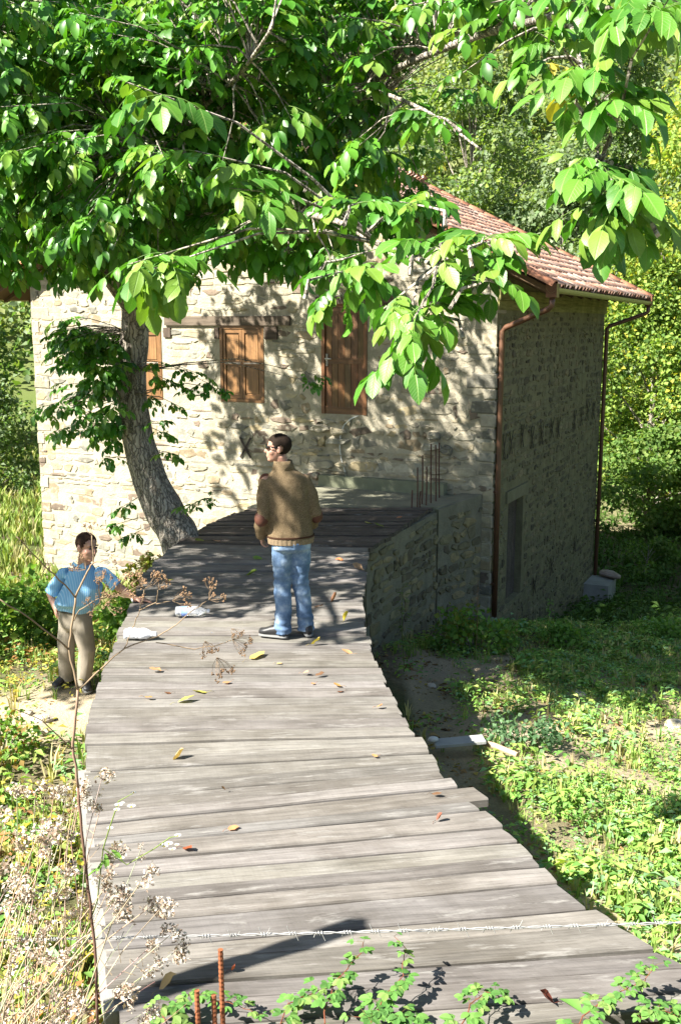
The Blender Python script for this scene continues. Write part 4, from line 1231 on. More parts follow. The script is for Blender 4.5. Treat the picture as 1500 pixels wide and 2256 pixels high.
T_t = [tuft(k, 6, .15) for k in range(4)]; T_r = [rosette(k, 9, .13, .055) for k in range(5)]
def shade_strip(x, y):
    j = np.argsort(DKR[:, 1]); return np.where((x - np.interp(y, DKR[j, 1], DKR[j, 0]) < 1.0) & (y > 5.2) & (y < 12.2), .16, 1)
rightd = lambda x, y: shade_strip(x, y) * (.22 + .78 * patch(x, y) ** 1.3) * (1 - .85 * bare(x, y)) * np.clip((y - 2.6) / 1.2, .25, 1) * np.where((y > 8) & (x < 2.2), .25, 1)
spread('grass', 'short mixed grass on the slope right of the bridge', 'grass', samp(24000, .3, 8, 2.8, 15.5, 1, rightd), T_t, GR, .55, 1.3, 2)
spread('ground_cover', 'bright green low leafy weeds on the slope right of the bridge', 'ground cover', samp(30000, .3, 8, 2.8, 15.5, 3, rightd), T_r, LFc, .6, 1.35, 4)
leftd = lambda x, y: (.25 + .75 * patch(x, y, 1.2, 1)) * (1 - .97 * np.exp(-(((x + 2.75) / 1.0) ** 4 + ((y - 9.2) / 1.2) ** 4)))
spread('grass', 'green and yellow grass on the bank left of the bridge', 'grass', samp(12000, -7.5, -.7, 2.3, 15, 5, leftd), T_t, GR + [(.30, .24, .08)], .6, 1.7, 6)
spread('ground_cover', 'green and yellow leafy weeds on the bank left of the bridge', 'ground cover', samp(13000, -7.5, -.7, 2.3, 15, 7, leftd), T_r, LFc + [(.44, .38, .06), (.34, .17, .07), (.42, .38, .08)], .7, 1.6, 8)
spread('meadow_grass', 'sunlit meadow grass beyond the left house corner', 'grass', samp(17000, -19, -3, 14, 44, 9), [tuft(k + 9, 7, .35, .018) for k in range(3)], [(.20, .30, .07), (.27, .33, .09), (.36, .34, .15)], .6, 1.3, 10)
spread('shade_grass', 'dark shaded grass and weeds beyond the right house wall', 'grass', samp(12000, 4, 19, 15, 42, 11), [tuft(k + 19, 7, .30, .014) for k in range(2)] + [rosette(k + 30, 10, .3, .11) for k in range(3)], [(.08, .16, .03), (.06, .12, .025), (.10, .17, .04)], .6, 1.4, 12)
spread('bank_edge_weeds', 'low leafy weeds on the near road bank', 'ground cover', samp(2200, -1.4, 2.6, 2.35, 3.1, 13), T_r, LFc, .5, 1.0, 14)
# leaf mould below the deck and along the wall
LIT = [rosette(k + 60, 5, .012, .07) for k in range(4)]
spread('leaf_litter', 'brown fallen leaf litter on the shaded ground beside the bridge', 'leaf litter', samp(2600, -2.8, 5.2, 6, 14, 15, lambda x, y: np.where(x < 0, .35, np.clip(1.5 - np.abs(x - 1.6) * .35, .2, 1))), LIT, [(.22, .13, .06), (.30, .20, .09), (.15, .09, .05), (.38, .30, .08)], .6, 1.2, 16, M_dry)
# ------------------------------------------------------------------ people
def remesh(mb, name, mat, parent, voxel, smooth=3, disp=None, tintf=None):
    tmp = bpy.data.objects.new('tmp', mb.mesh('tmp')); col.objects.link(tmp)
    md = tmp.modifiers.new('r', 'REMESH'); md.mode = 'VOXEL'; md.voxel_size = voxel
    sm = tmp.modifiers.new('s', 'SMOOTH'); sm.factor = .5; sm.iterations = smooth
    me = bpy.data.meshes.new_from_object(tmp.evaluated_get(bpy.context.evaluated_depsgraph_get()))
    bpy.data.objects.remove(tmp)
    me.name = name; me.materials.clear(); me.materials.append(mat)
    me.polygons.foreach_set('use_smooth', [True] * len(me.polygons))
    if disp:
        co = [(v.co.copy(), v.normal.copy()) for v in me.vertices]
        for v, (c, n) in zip(me.vertices, co): v.co = c + n * disp(c)
    if tintf:
        for k in [a.name for a in me.attributes if a.name == 'tint']: me.attributes.remove(me.attributes[k])
        a = me.attributes.new('tint', 'FLOAT_COLOR', 'POINT')
        a.data.foreach_set('color', np.array([(*tintf(v.co), 1) for v in me.vertices], np.float32).ravel())
    return link(name, me, parent, local=True)
def skin_mat():
    m, nt, b = new_mat('skin')
    b.inputs['Base Color'].default_value = (.42, .23, .165, 1); b.inputs['Roughness'].default_value = .5
    b.inputs['Subsurface Weight'].default_value = .15; b.inputs['Subsurface Radius'].default_value = (.01, .004, .002)
    n = noise_node(nt, N(nt, 'ShaderNodeTexCoord').outputs['Object'], 30, 3)
    r = ramp(nt, n.outputs['Fac'], [(.3, (.36, .19, .135)), (.7, (.44, .25, .18))]); nt.links.new(r.outputs['Color'], b.inputs['Base Color'])
    return m
M_skin = skin_mat()
M_hair = mat_plain('dark_hair', (.020, .013, .009), .85, .12, 0, .4, 120, .6, .004)
M_hair2 = mat_plain('brown_hair', (.040, .022, .014), .85, .12, 0, .4, 120, .6, .004)
M_leatherb = mat_plain('brown_patch', (.085, .032, .02), .7, .3, 0, .2, 60, .2)
M_black = mat_plain('black_leather', (.018, .018, .019), .45, .5, 0, .3, 30)
M_sole = mat_plain('grey_rubber', (.16, .16, .155), .7, .3)
M_lens = mat_plain('dark_lens', (.008, .008, .01), .12, .6)
def tweed_mat():
    m, nt, b = new_mat('tweed_knit')
    o = N(nt, 'ShaderNodeTexCoord').outputs['Object']
    n = noise_node(nt, o, 150, 3, .7); n2 = noise_node(nt, o, 14, 3)
    r = ramp(nt, n.outputs['Fac'], [(.33, (.085, .06, .034)), (.5, (.15, .108, .062)), (.68, (.225, .17, .105))])
    r2 = ramp(nt, n2.outputs['Fac'], [(.3, (.88,) * 3), (.7, (1.1,) * 3)])
    nt.links.new(mixc(nt, r.outputs['Color'], r2.outputs['Color'], 1.0, 'MULTIPLY'), b.inputs['Base Color'])
    b.inputs['Roughness'].default_value = .95; b.inputs['Specular IOR Level'].default_value = .1
    bump(nt, b, n.outputs['Fac'], .5, .004); return m
def denim_mat():
    m, nt, b = new_mat('faded_denim')
    o = N(nt, 'ShaderNodeTexCoord').outputs['Object']
    n = noise_node(nt, o, 7, 4); n2 = noise_node(nt, o, 160, 2)
    r = ramp(nt, n.outputs['Fac'], [(.35, (.07, .12, .21)), (.52, (.13, .20, .31)), (.7, (.33, .41, .50))])
    r2 = ramp(nt, n2.outputs['Fac'], [(.3, (.85,) * 3), (.7, (1.12,) * 3)])
    nt.links.new(mixc(nt, r.outputs['Color'], r2.outputs['Color'], 1.0, 'MULTIPLY'), b.inputs['Base Color'])
    b.inputs['Roughness'].default_value = .9; b.inputs['Specular IOR Level'].default_value = .1; return m
def stripe_mat():
    m, nt, b = new_mat('striped_shirt')
    o = N(nt, 'ShaderNodeTexCoord').outputs['Object']
    s = N(nt, 'ShaderNodeSeparateXYZ'); nt.links.new(o, s.inputs[0])
    ad = N(nt, 'ShaderNodeMath', operation='MULTIPLY_ADD'); nt.links.new(s.outputs['Y'], ad.inputs[0]); ad.inputs[1].default_value = .55; nt.links.new(s.outputs['X'], ad.inputs[2])
    mu = N(nt, 'ShaderNodeMath', operation='MULTIPLY'); nt.links.new(ad.outputs[0], mu.inputs[0]); mu.inputs[1].default_value = 300
    si = N(nt, 'ShaderNodeMath', operation='SINE'); nt.links.new(mu.outputs[0], si.inputs[0])
    r = ramp(nt, si.outputs[0], [(.35, (.16, .36, .58)), (.75, (.30, .48, .66))])
    nt.links.new(r.outputs['Color'], b.inputs['Base Color']); b.inputs['Roughness'].default_value = .8; b.inputs['Specular IOR Level'].default_value = .2
    return m
M_tweed, M_denim, M_shirt = tweed_mat(), denim_mat(), stripe_mat()
M_chino = mat_plain('beige_cotton', (.25, .22, .175), .9, .15, 0, .12, 12)
M_rib = mat_plain('ribbed_knit', (.20, .15, .095), .95, .1, 0, .3, 90)
M_stripe = mat_plain('dark_knit', (.05, .025, .015), .95, .1)

def add_head(mb, hc, f, s, u, k=1.0, heavy=0.0):
    P = lambda a, b, c: Vector(hc) + (f * a + s * b + u * c) * k
    ax = (f, s, u)
    mb.ball(P(-.012, 0, .036), .098 * k, .077 * k, .087 * k, 16, 12, ax=ax)
    mb.ball(P(.026, 0, -.040), .068 * k, (.061 + heavy) * k, .078 * k, 14, 10, ax=ax)
    mb.ball(P(.060, 0, -.096), .030 * k, .034 * k, .024 * k, 10, 8, ax=ax)
    mb.ball(P(.066, 0, .030), .024 * k, .052 * k, .016 * k, 10, 8, ax=ax)
    mb.tube([P(.082, 0, .018), P(.100, 0, -.010), P(.107, 0, -.030)], [.009 * k, .012 * k, .0145 * k], 8, dome=True)
    mb.ball(P(.090, 0, -.060), .010 * k, .024 * k, .006 * k, 8, 6, ax=ax)
    mb.ball(P(.087, 0, -.073), .010 * k, .021 * k, .007 * k, 8, 6, ax=ax)
    for sg in (-1, 1):
        mb.ball(P(.050, sg * .045, -.03), .03 * k, .022 * k, .028 * k, 8, 6, ax=ax)
        mb.ball(P(-.008, sg * .080, -.006), .021 * k, .010 * k, .033 * k, 10, 8, ax=((f + s * sg * -.3).normalized(), s, u))
def add_hair(name, hc, f, s, u, k, mat, parent, front=.062, back=-.075, side=.005, thick=1.0):
    vs, fs = [], []; n, m = 40, 26
    keep = {}
    for i in range(m + 1):
        th = math.pi * i / m
        for j in range(n):
            ph = 2 * math.pi * j / n
            d = Vector((math.sin(th) * math.cos(ph), math.sin(th) * math.sin(ph), math.cos(th)))
            a, b, c = d.x * .106 - .013, d.y * .084, d.z * .094 + .037
            if c < 0: a = d.x * .105 - .013 + c * .12
            q = 1 + .035 * noise.noise(Vector((a * 45, b * 45, c * 30))) + .03 * noise.noise(Vector((a * 110, b * 110, c * 60)))
            p = Vector((a * q, b * q, c * q))
            vs.append(Vector(hc) + (f * p.x + s * p.y + u * p.z) * k)
            hl = front if p.x > .06 else (side + (front - side) * max(0, (p.x - .03) / .03) if p.x > .02 else (side - .012 if p.x > -.0 else (.035 if p.x > -.03 and abs(p.y) > .06 else back)))
            keep[i * n + j] = p.z > hl
    for i in range(m):
        for j in range(n):
            q = (i * n + j, (i + 1) * n + j, (i + 1) * n + (j + 1) % n, i * n + (j + 1) % n)
            if sum(keep[x] for x in q) >= 3: fs.append(q)
    mb = MB().add(vs, fs, (1, 1, 1))
    o = mb.build(name, mat, parent, local=True, smooth=True)
    so = o.modifiers.new('thick', 'SOLIDIFY'); so.thickness = .012 * k; so.offset = -1
    return o
def add_hand(mb, w, d, n, t, curl=.3, k=1.0):
    """w wrist, d along the hand, n back of the hand, t towards the thumb."""
    w = Vector(w); d = Vector(d).normalized(); n = (Vector(n) - d * Vector(n).dot(d)).normalized(); t = (Vector(t) - d * Vector(t).dot(d) - n * Vector(t).dot(n)).normalized()
    mb.loft([(w - d * .03 * k, t * .027 * k, n * .022 * k), (w, t * .028 * k, n * .020 * k), (w + d * .045 * k, t * .039 * k, n * .017 * k), (w + d * .085 * k, t * .041 * k, n * .014 * k), (w + d * .095 * k, t * .036 * k, n * .010 * k)], 12)
    for i, (L, off) in enumerate(((.070, .031), (.079, .0105), (.074, -.0105), (.058, -.030))):
        p = w + d * .082 * k + t * off * k; a = 0; pts = [p - d * .02]; cur = p; fan = t * (off * 1.6)
        pts.append(cur)
        for q in (.46, .31, .23):
            a += curl * (1 + .15 * i)
            dr = (d * math.cos(a) - n * math.sin(a) + fan).normalized()
            cur = cur + dr * L * q * k; pts.append(cur)
        mb.tube(pts, [.0095 * k, .0095 * k, .009 * k, .0085 * k, .0068 * k], 8, dome=True)
    p = w + d * .025 * k + t * .030 * k
    d1 = (d * .62 + t * .75 - n * .25).normalized(); d2 = (d * .9 + t * .35 - n * .3).normalized()
    mb.tube([p - t * .012, p, p + d1 * .04 * k, p + d1 * .04 * k + d2 * .032 * k], [.013 * k, .013 * k, .011 * k, .008 * k], 8, dome=True)
def shoe(parent, heel, d, L=.29, mat=None, mat_s=None):
    d = Vector(d).normalized(); s = Vector((-d.y, d.x, 0)); heel = Vector(heel)
    def rings(z0, hs, ws):
        out = []
        for x, h, w in zip((0, .03, .09, .15, .21, .26, L), hs, ws):
            out.append((heel + d * x + UP * (z0 + h / 2), s * w, UP * h / 2))
        return out
    a = MB().loft(rings(.022, (.05, .085, .10, .085, .06, .05, .025), (.026, .037, .041, .044, .047, .043, .018)), 14).build('shoe', mat or M_black, parent, local=True, smooth=True)
    b = MB().loft(rings(.0, (.03, .03, .03, .028, .028, .03, .03), (.030, .041, .045, .048, .051, .047, .02)), 14)
    link('sole', b.mesh('sole', mat_s or M_sole, True), a, local=True)
    return a

# young man on the deck, back turned, head in profile to the left
YAW = R(16)
yo = at_z(643, 1402)
ym = thing('person', (yo.x, yo.y, .004), 'person in brown tweed jacket and faded jeans standing on the deck with head turned', 'person', None, YAW)
def W2L(v): return Matrix.Rotation(-YAW, 3, 'Z') @ Vector(v)
hc = W2L((-.105, .03, 1.668)); hf = W2L((-.985, -.06, -.05)).normalized(); hu = W2L((.04, 0, 1)).normalized(); hs = hu.cross(hf).normalized(); hf = hs.cross(hu)
body = MB()
add_head(body, hc, hf, hs, hu, 1.0)
nk = W2L((-.06, .05, 1.50))
body.tube([nk - UP * .06, nk, hc - hu * .06 - hf * .015], [.07, .058, .054], 12)
body.loft([(Vector((0, 0, .86)), Vector((.16, 0, 0)), Vector((0, .11, 0))), (Vector((-.02, 0, 1.1)), Vector((.16, 0, 0)), Vector((0, .1, 0))), (Vector((-.04, .02, 1.38)), Vector((.18, 0, 0)), Vector((0, .1, 0))), (Vector((-.045, .03, 1.47)), Vector((.1, 0, 0)), Vector((0, .07, 0)))], 14)
LA = [(-.208, .02, 1.385), (-.236, -.01, 1.24), (-.248, -.035, 1.10), (-.264, .035, 1.0), (-.245, .085, .915)]
RA = [(.122, .04, 1.385), (.180, .02, 1.25), (.215, -.005, 1.10), (.212, .09, .99), (.16, .17, .95)]
for A in (LA, RA):
    body.tube(A, [.06, .05, .045, .04, .03], 10, dome=True)
    w = Vector(A[-1]); add_hand(body, w, (Vector(A[-1]) - Vector(A[-2])), (1 if A is RA else -1, .2, .2), (0, .3, 1), .35)
LL = [(-.08, .01, .86), (-.08, .018, .66), (-.075, .03, .48), (-.075, .0, .3), (-.08, -.01, .08)]
RL = [(.08, .01, .86), (.083, .02, .66), (.09, .035, .47), (.11, .01, .3), (.128, .0, .08)]
for A in (LL, RL): body.tube(A, [.085, .075, .055, .05, .038], 12, dome=True)
remesh(body, 'body', M_skin, ym, .0075, 2)
jk = MB()
def J(x, y, z, a, b): return (Vector((x, y, z)), Vector((a, 0, 0)), Vector((0, b, 0)))
jk.loft([J(0, .0, .865, .198, .138), J(-.002, 0, .93, .203, .142), J(-.01, 0, 1.08, .182, .134), J(-.028, .0, 1.24, .186, .128), J(-.042, .01, 1.36, .197, .118), J(-.046, .02, 1.42, .19, .105), J(-.048, .028, 1.455, .145, .09), J(-.05, .035, 1.485, .098, .08), J(-.052, .045, 1.54, .083, .078), J(-.052, .048, 1.55, .08, .075)], 26)
for A in (LA, RA):
    jk.tube([Vector(A[0]) + Vector((.05 if A is LA else -.05, 0, -.01))] + A, [.062, .067, .064, .062, .060, .050], 14, dome=True)
fold = lambda c: .010 * noise.noise(Vector((c.x * 7, c.y * 7, c.z * 3.2))) + .006 * noise.noise(Vector((c.x * 16, c.y * 16, c.z * 8)))
jacket = remesh(jk, 'jacket', M_tweed, ym, .011, 3, fold)
hem = MB(); st = MB()
hem.loft([J(0, 0, .845, .194, .135), J(0, 0, .85, .201, .141), J(0, 0, .895, .207, .145), J(0, 0, .90, .199, .138)], 120)
hem.v = [tuple(Vector(v) * 1.0 if (i // 2) % 2 else Vector((v[0] * .985, v[1] * .985, v[2]))) for i, v in enumerate(hem.v)]
link('ribbed_hem', hem.mesh('ribbed_hem', M_rib), jacket, local=True)
st.loft([J(0, 0, .905, .209, .148), J(0, 0, .918, .2102, .149)], 60); link('hem_stripe', st.mesh('hem_stripe', M_stripe), jacket, local=True)
cl = MB(); cl.loft([J(-.05, .035, 1.475, .10, .084), J(-.053, .045, 1.53, .084, .08), J(-.055, .05, 1.565, .083, .08), J(-.055, .05, 1.56, .074, .072)], 60)
cl.v = [tuple(Vector((v[0], v[1], v[2]))) for v in cl.v]
link('collar', cl.mesh('collar', M_tweed, True), jacket, local=True)
for A, sg in ((LA, -1), (RA, 1)):
    e = Vector(A[2]).lerp(Vector(A[3]), .15); m = MB()
    m.ball(e + Vector((sg * .014, -.004, -.006)), .060, .064, .072, 14, 10, ax=(Vector((.9, .35 * -sg, 0)).normalized(), Vector((.35 * sg, .9, 0)).normalized(), UP))
    link('elbow_patch', m.mesh('elbow_patch', M_leatherb, True), jacket, local=True)
    if sg > 0: continue
    m = MB(); m.ball(Vector(A[0]) + Vector((sg * -.001, .022, -.01)), .066, .060, .085, 14, 10); link('shoulder_patch', m.mesh('shoulder_patch', M_leatherb, True), jacket, local=True)
jn = MB()
jn.loft([J(0, 0, .96, .165, .115), J(0, -.005, .86, .18, .135), J(0, -.005, .80, .175, .13), J(0, 0, .77, .14, .10)], 20)
for A, o in ((LL, -.0), (RL, .01)):
    A = [Vector(q) for q in A]
    jn.tube([A[0], A[1], A[2], A[3], A[4] + UP * .02, A[4] + Vector((0, -.0, -.035))], [.098, .088, .074, .073, .074, .078], 16)
crease = lambda c: .012 * noise.noise(Vector((c.x * 9, c.y * 9, c.z * 6))) + (.016 if c.z < .22 else (.011 if .38 < c.z < .6 else .006)) * noise.noise(Vector((c.x * 6, c.y * 6, c.z * 26)))
jeans = remesh(jn, 'jeans', M_denim, ym, .009, 2, crease)
shoe(ym, W2L((.0, -.02, 0)) + Vector((-.05, -.05, 0)), W2L((-.8, .32, 0)), .27)
shoe(ym, Vector((.135, -.085, 0)), W2L((-.1, .95, 0)), .27)
add_hair('hair', hc, hf, hs, hu, 1.0, M_hair, ym, .066, -.085)
sg_ = MB()
for b in (-1, 1):
    c = hc + hf * .098 + hs * .036 * b + hu * .012
    sg_.ball(c, .008, .031, .020, 14, 8, ax=((hf + hs * b * .35).normalized(), (hs - hf * b * .35).normalized(), hu))
    sg_.tube([hc + hf * .092 + hs * .066 * b + hu * .020, hc + hf * .04 + hs * .079 * b + hu * .016, hc - hf * .012 + hs * .083 * b + hu * .012], [.006, .005, .004], 6)
sg_.tube([hc + hf * .105 - hs * .012 + hu * .018, hc + hf * .105 + hs * .012 + hu * .018], .004, 6)
sg_.build('sunglasses', M_lens, ym, local=True, smooth=True)

# older man leaning on the edge of the deck
OG = -1.03
oo = at_z(172, 1518, OG); oo.z = float(gz(oo.x, oo.y)) + .01
om = thing('person', tuple(oo), 'person in blue striped shirt and beige trousers leaning a hand on the deck edge', 'person')
def q_(u, v, y): return at_y(u, v, y) - oo
Y0 = oo.y
hcn = q_(192, 1205, Y0 - .28)
hf = Vector((.80, -.58, -.02)).normalized(); hu = Vector((.12, -.05, 1)).normalized(); hs = hu.cross(hf).normalized(); hf = hs.cross(hu)
HK = 1.13
nb_ = q_(186, 1244, Y0 - .2)
shR, shL = q_(140, 1264, Y0 - .02), q_(228, 1263, Y0 - .34)
pel = q_(166, 1352, Y0 - .06)
elR, haR = q_(112, 1310, Y0 + .05), q_(122, 1338, Y0 - .03)
elL = q_(264, 1295, Y0 - .36)
hand_w = Vector((-1.965, 9.80, .055)); d_ = at_z(299, 1322, .03)
waL = Vector((d_.x, d_.y, .045)) - oo
knR, anR = q_(146, 1432, Y0 - .04), q_(150, 1506, Y0)
knL, anL = q_(193, 1432, Y0 - .14), q_(186, 1502, Y0 - .12)
anR.z = anL.z = .08
sx = (shL - shR); sx.z = 0; sx.normalize(); sy = Vector((-sx.y, sx.x, 0))
body = MB(); add_head(body, hcn, hf, hs, hu, HK, .006)
body.tube([nb_ - UP * .06, nb_, hcn - hu * .05 - hf * .015], [.075, .066, .062], 12)
chest = (shR + shL) / 2 - UP * .12
body.loft([(pel, sx * .15, sy * .11), (pel.lerp(chest, .5), sx * .16, sy * .12), (chest, sx * .17, sy * .11), (nb_ - UP * .04, sx * .09, sy * .07)], 14)
body.tube([shR, elR, haR], [.055, .045, .031], 10, dome=True)
add_hand(body, haR, (haR - elR).lerp(Vector((.02, -.05, -.1)), .5), (-.8, -.2, .2), (.1, -1, 0), .35, 1.08)
body.tube([shL, elL, waL], [.055, .046, .032], 10, dome=True)
add_hand(body, waL, Vector((.95, .12, -.16)), (0, 0, 1), (0, -1, 0), .12, 1.1)
for A in ((pel - sx * .09, knR, anR), (pel + sx * .09, knL, anL)): body.tube(list(A), [.085, .058, .04], 12, dome=True)
remesh(body, 'body', M_skin, om, .0075, 2)
sh = MB()
bel = pel.lerp(chest, .45)
sh.loft([(pel + UP * .04, sx * .205, sy * .15), (pel + UP * .10, sx * .232, sy * .18), (bel - sy * .02, sx * .245, sy * .205), (chest, sx * .238, sy * .155), (chest + UP * .09, sx * .20, sy * .13), (chest + UP * .15, sx * .155, sy * .11), (nb_ - UP * .015, sx * .095, sy * .085), (nb_ + UP * .012, sx * .072, sy * .072)], 26)
def sleeve(a, b, f, r0, r1):
    e = a.lerp(b, f); sh.tube([a.lerp(nb_ - UP * .06, .3), a, a.lerp(b, f * .5), e], [r0 * .95, r0, (r0 + r1) / 2, r1], 14)
sleeve(shR, elR, .9, .064, .074); sleeve(shL, elL, .86, .064, .070)
shirt = remesh(sh, 'shirt', M_shirt, om, .011, 3, lambda c: .008 * noise.noise(Vector((c.x * 8, c.y * 8, c.z * 4))))
cm = MB()
for b in (-1, 1):
    cm.box(nb_ + sx * .05 * b - sy * .075 + UP * .0, .075, .008, .05, ((sx + UP * .55 * b).normalized(), sy, (UP - sx * .55 * b).normalized()))
link('shirt_collar', cm.mesh('shirt_collar', M_shirt), shirt, local=True)
tz = MB()
tz.loft([(pel + UP * .075, sx * .188, sy * .15), (pel - UP * .02, sx * .195, sy * .15), (pel - UP * .12, sx * .185, sy * .135), (pel - UP * .17, sx * .14, sy * .10)], 20)
for A in ((pel - sx * .092 - UP * .05, knR, anR), (pel + sx * .092 - UP * .05, knL, anL)):
    a, k_, n_ = A
    tz.tube([a, a.lerp(k_, .5), k_, k_.lerp(n_, .5), n_, n_ - UP * .045], [.105, .097, .088, .084, .08, .08], 16)
trs = remesh(tz, 'trousers', M_chino, om, .010, 2, lambda c: .010 * noise.noise(Vector((c.x * 8, c.y * 8, c.z * 5))))
bt = MB(); bt.loft([(pel + UP * .045, sx * .197, sy * .159), (pel + UP * .085, sx * .199, sy * .161)], 40); bt.build('belt', M_black, om, local=True)
for n_, d in ((anR, (-.35, -1, 0)), (anL, (.3, -1, 0))): shoe(om, Vector((n_.x, n_.y + .09, 0)), d, .28)
add_hair('hair', hcn, hf, hs, hu, HK, M_hair2, om, .082, -.07)
for b in (-1, 1):
    p = hcn + (hf * .084 + hs * .034 * b + hu * .010) * HK
    e = MB().ball(p, .012, .014, .011, 10, 8, ax=(hf, hs, hu)); e.build('eye', M_lens, om, local=True, smooth=True)
    MB().ball(hcn + (hf * .092 + hs * .036 * b + hu * .034) * HK, .006, .021, .006, 8, 6, ax=(hf, hs, hu)).build('eyebrow', M_hair2, om, local=True, smooth=True)
MB().tube([waL - Vector((.035, 0, 0)), waL - Vector((.02, 0, 0))], .036, 14).build('wristwatch', M_iron, om, local=True)

# ------------------------------------------------------------------ bottles and fallen leaves on the deck
def glass_mat(name, c, rough, alpha):
    m, nt, b = new_mat(name)
    b.inputs['Base Color'].default_value = (*c, 1); b.inputs['Roughness'].default_value = rough
    b.inputs['Transmission Weight'].default_value = alpha; b.inputs['IOR'].default_value = 1.25
    return m
M_pet = glass_mat('clear_plastic', (.93, .96, 1.0), .12, .75)
M_cap = mat_plain('white_cap', (.75, .76, .8), .4, .5)
M_label = mat_plain('blue_label', (.22, .34, .72), .5, .4, 0, .35, 18)
M_white = mat_plain('white_plastic', (.82, .83, .85), .35, .5)
def bottle(name, p, d, L, r, mat, label, cat, has_label, squash=1.0):
    t = thing(name, tuple(p), label, cat)
    d = Vector(d).normalized(); s = Vector((-d.y, d.x, 0)); n = 22
    prof = [(0, .6), (.02, .95), (.05, 1), (.12, 1), (.14, .95), (.16, 1), (.36, 1), (.38, .94), (.40, 1), (.46, 1), (.48, .95), (.5, 1), (.62, .99), (.72, .84), (.82, .58), (.88, .38), (.93, .34)]
    m = MB(); m.loft([(d * (x * L) + UP * r * squash, s * r * w * (2 - squash), UP * r * w * squash) for x, w in prof], n)
    if squash < 1: m.v = [tuple(Vector(v) + Vector((0, 0, max(-v[2] * .5, .014 * noise.noise(Vector((v[0] * 22, v[1] * 22, v[2] * 22))))))) for v in m.v]
    m.build('bottle_body', mat, t, local=True, smooth=True)
    m = MB(); m.loft([(d * (x * L) + UP * r * squash, s * r * .40, UP * r * .40) for x in (.93, 1.0)], 14); m.build('cap', M_cap, t, local=True)
    if has_label:
        m = MB(); m.loft([(d * (x * L) + UP * r, s * r * 1.015, UP * r * 1.015) for x in (.18, .35)], n, caps=False); m.build('label_band', M_label, t, local=True, smooth=True)
a = at_z(387, 1352, .03); b = at_z(462, 1351, .03)
bottle('plastic_bottle', (a.x, a.y, .006), (b - a), (b - a).length, .047, M_pet, 'clear plastic bottle with a blue label lying on its side on the deck', 'bottle', True)
a = at_z(276, 1400, .03); b = at_z(345, 1402, .03)
bottle('plastic_bottle', (a.x, a.y, .006), (b - a), (b - a).length, .055, M_white, 'crumpled bright white plastic bottle at the left edge of the deck', 'bottle', False, .8)

FL = [(565, 1447, 40, 'y', 5, 'long pale yellow leaf lying flat just in front of the left shoe'), (697, 1419, 22, 'y', 40, 'yellow leaf with a long stalk in front of the right shoe'), (764, 1363, 18, 'Y', 70, 'bright yellow leaf tilted up near the right deck edge'),
      (765, 1438, 24, 't', 15, 'tan leaf right of the stalked yellow leaf'), (343, 1477, 26, 't', 8, 'tan curled leaf below the white bottle'), (500, 1503, 18, 'o', 0, 'small orange leaf in the middle of the sunlit planks'),
      (410, 1543, 36, 'y', 12, 'largest pale yellow leaf of the pair left of centre'), (440, 1526, 30, 'y', -8, 'narrower yellow leaf touching the largest pale yellow one'), (327, 1538, 20, 'o', 0, 'orange brown leaf left of the pale yellow pair'),
      (370, 1527, 14, 'b', 0, 'small brown leaf above left of the pale yellow pair'), (704, 1487, 20, 'b', -5, 'brown leaf right of two in line below the young man'), (674, 1483, 16, 't', 20, 'tan leaf left of two in line below the young man'),
      (743, 1510, 20, 'o', 0, 'orange leaf near the right deck edge on the bright planks'), (750, 1524, 16, 'b', 0, 'brown leaf directly below the orange one near the right deck edge'), (396, 1672, 30, 't', 55, 'curled tan leaf standing up with a dark shadow on the near planks'),
      (514, 1825, 24, 'o', 0, 'flat orange leaf on the near planks'), (414, 1870, 26, 'r', 10, 'red brown leaf at the left side of the near planks'), (962, 1749, 20, 'b', 5, 'brown leaf near the right deck edge above the curled red one'),
      (969, 1806, 20, 'r', 60, 'curled red brown leaf upright on the right side of the near planks'), (825, 1665, 14, 'o', 0, 'tiny orange leaf on a plank joint right of centre'), (836, 1557, 14, 'o', 30, 'tiny orange leaf at the right end of a bright plank'),
      (375, 1281, 22, 'g', 10, 'yellow green leaf in the shade above the clear bottle'), (556, 1266, 26, 'g', 30, 'yellow green leaf beside the young man left calf'), (567, 1231, 24, 'g', 0, 'green leaf in the shade left of the young man knee'),
      (788, 1253, 28, 't', 20, 'tan leaf near the right deck corner in the shade'), (748, 1234, 18, 'o', 0, 'pale orange leaf above the tan one near the deck corner'), (739, 1321, 20, 'b', 70, 'dark brown leaf on edge right of the young man legs'),
      (702, 1337, 22, 'b', 10, 'flat brown leaf close to the young man right ankle'), (440, 1191, 24, 'g', 0, 'green leaf near the trunk on the shaded planks'), (478, 1192, 18, 't', 0, 'tan leaf right of the green one near the trunk'),
      (836, 1160, 24, 'g', 10, 'yellow green leaf on the dark planks by the landing'), (812, 1153, 18, 'y', 0, 'small yellow leaf left of the yellow green one by the landing'), (372, 2172, 44, 't', 45, 'large curled tan leaf on the nearest planks beside the dry weeds'),
      (1200, 2206, 36, 'r', 50, 'curled red leaf on the nearest plank among the brambles'), (517, 2141, 18, 'r', 60, 'small dark red leaf on the nearest planks beside the slanting shadow'), (880, 1140, 14, 'o', 0, 'small orange leaf on the far planks'),
      (615, 1462, 12, 't', 0, 'tiny tan leaf below the left shoe'), (492, 1741, 10, 'b', 50, 'tiny dark leaf on the near planks left of centre'), (690, 1506, 10, 'o', 0, 'tiny orange leaf below the two in line')]
FC = {'y': (.52, .40, .10), 'Y': (.62, .46, .03), 't': (.42, .28, .14), 'o': (.45, .22, .09), 'b': (.16, .08, .04), 'r': (.22, .06, .035), 'g': (.22, .28, .05)}
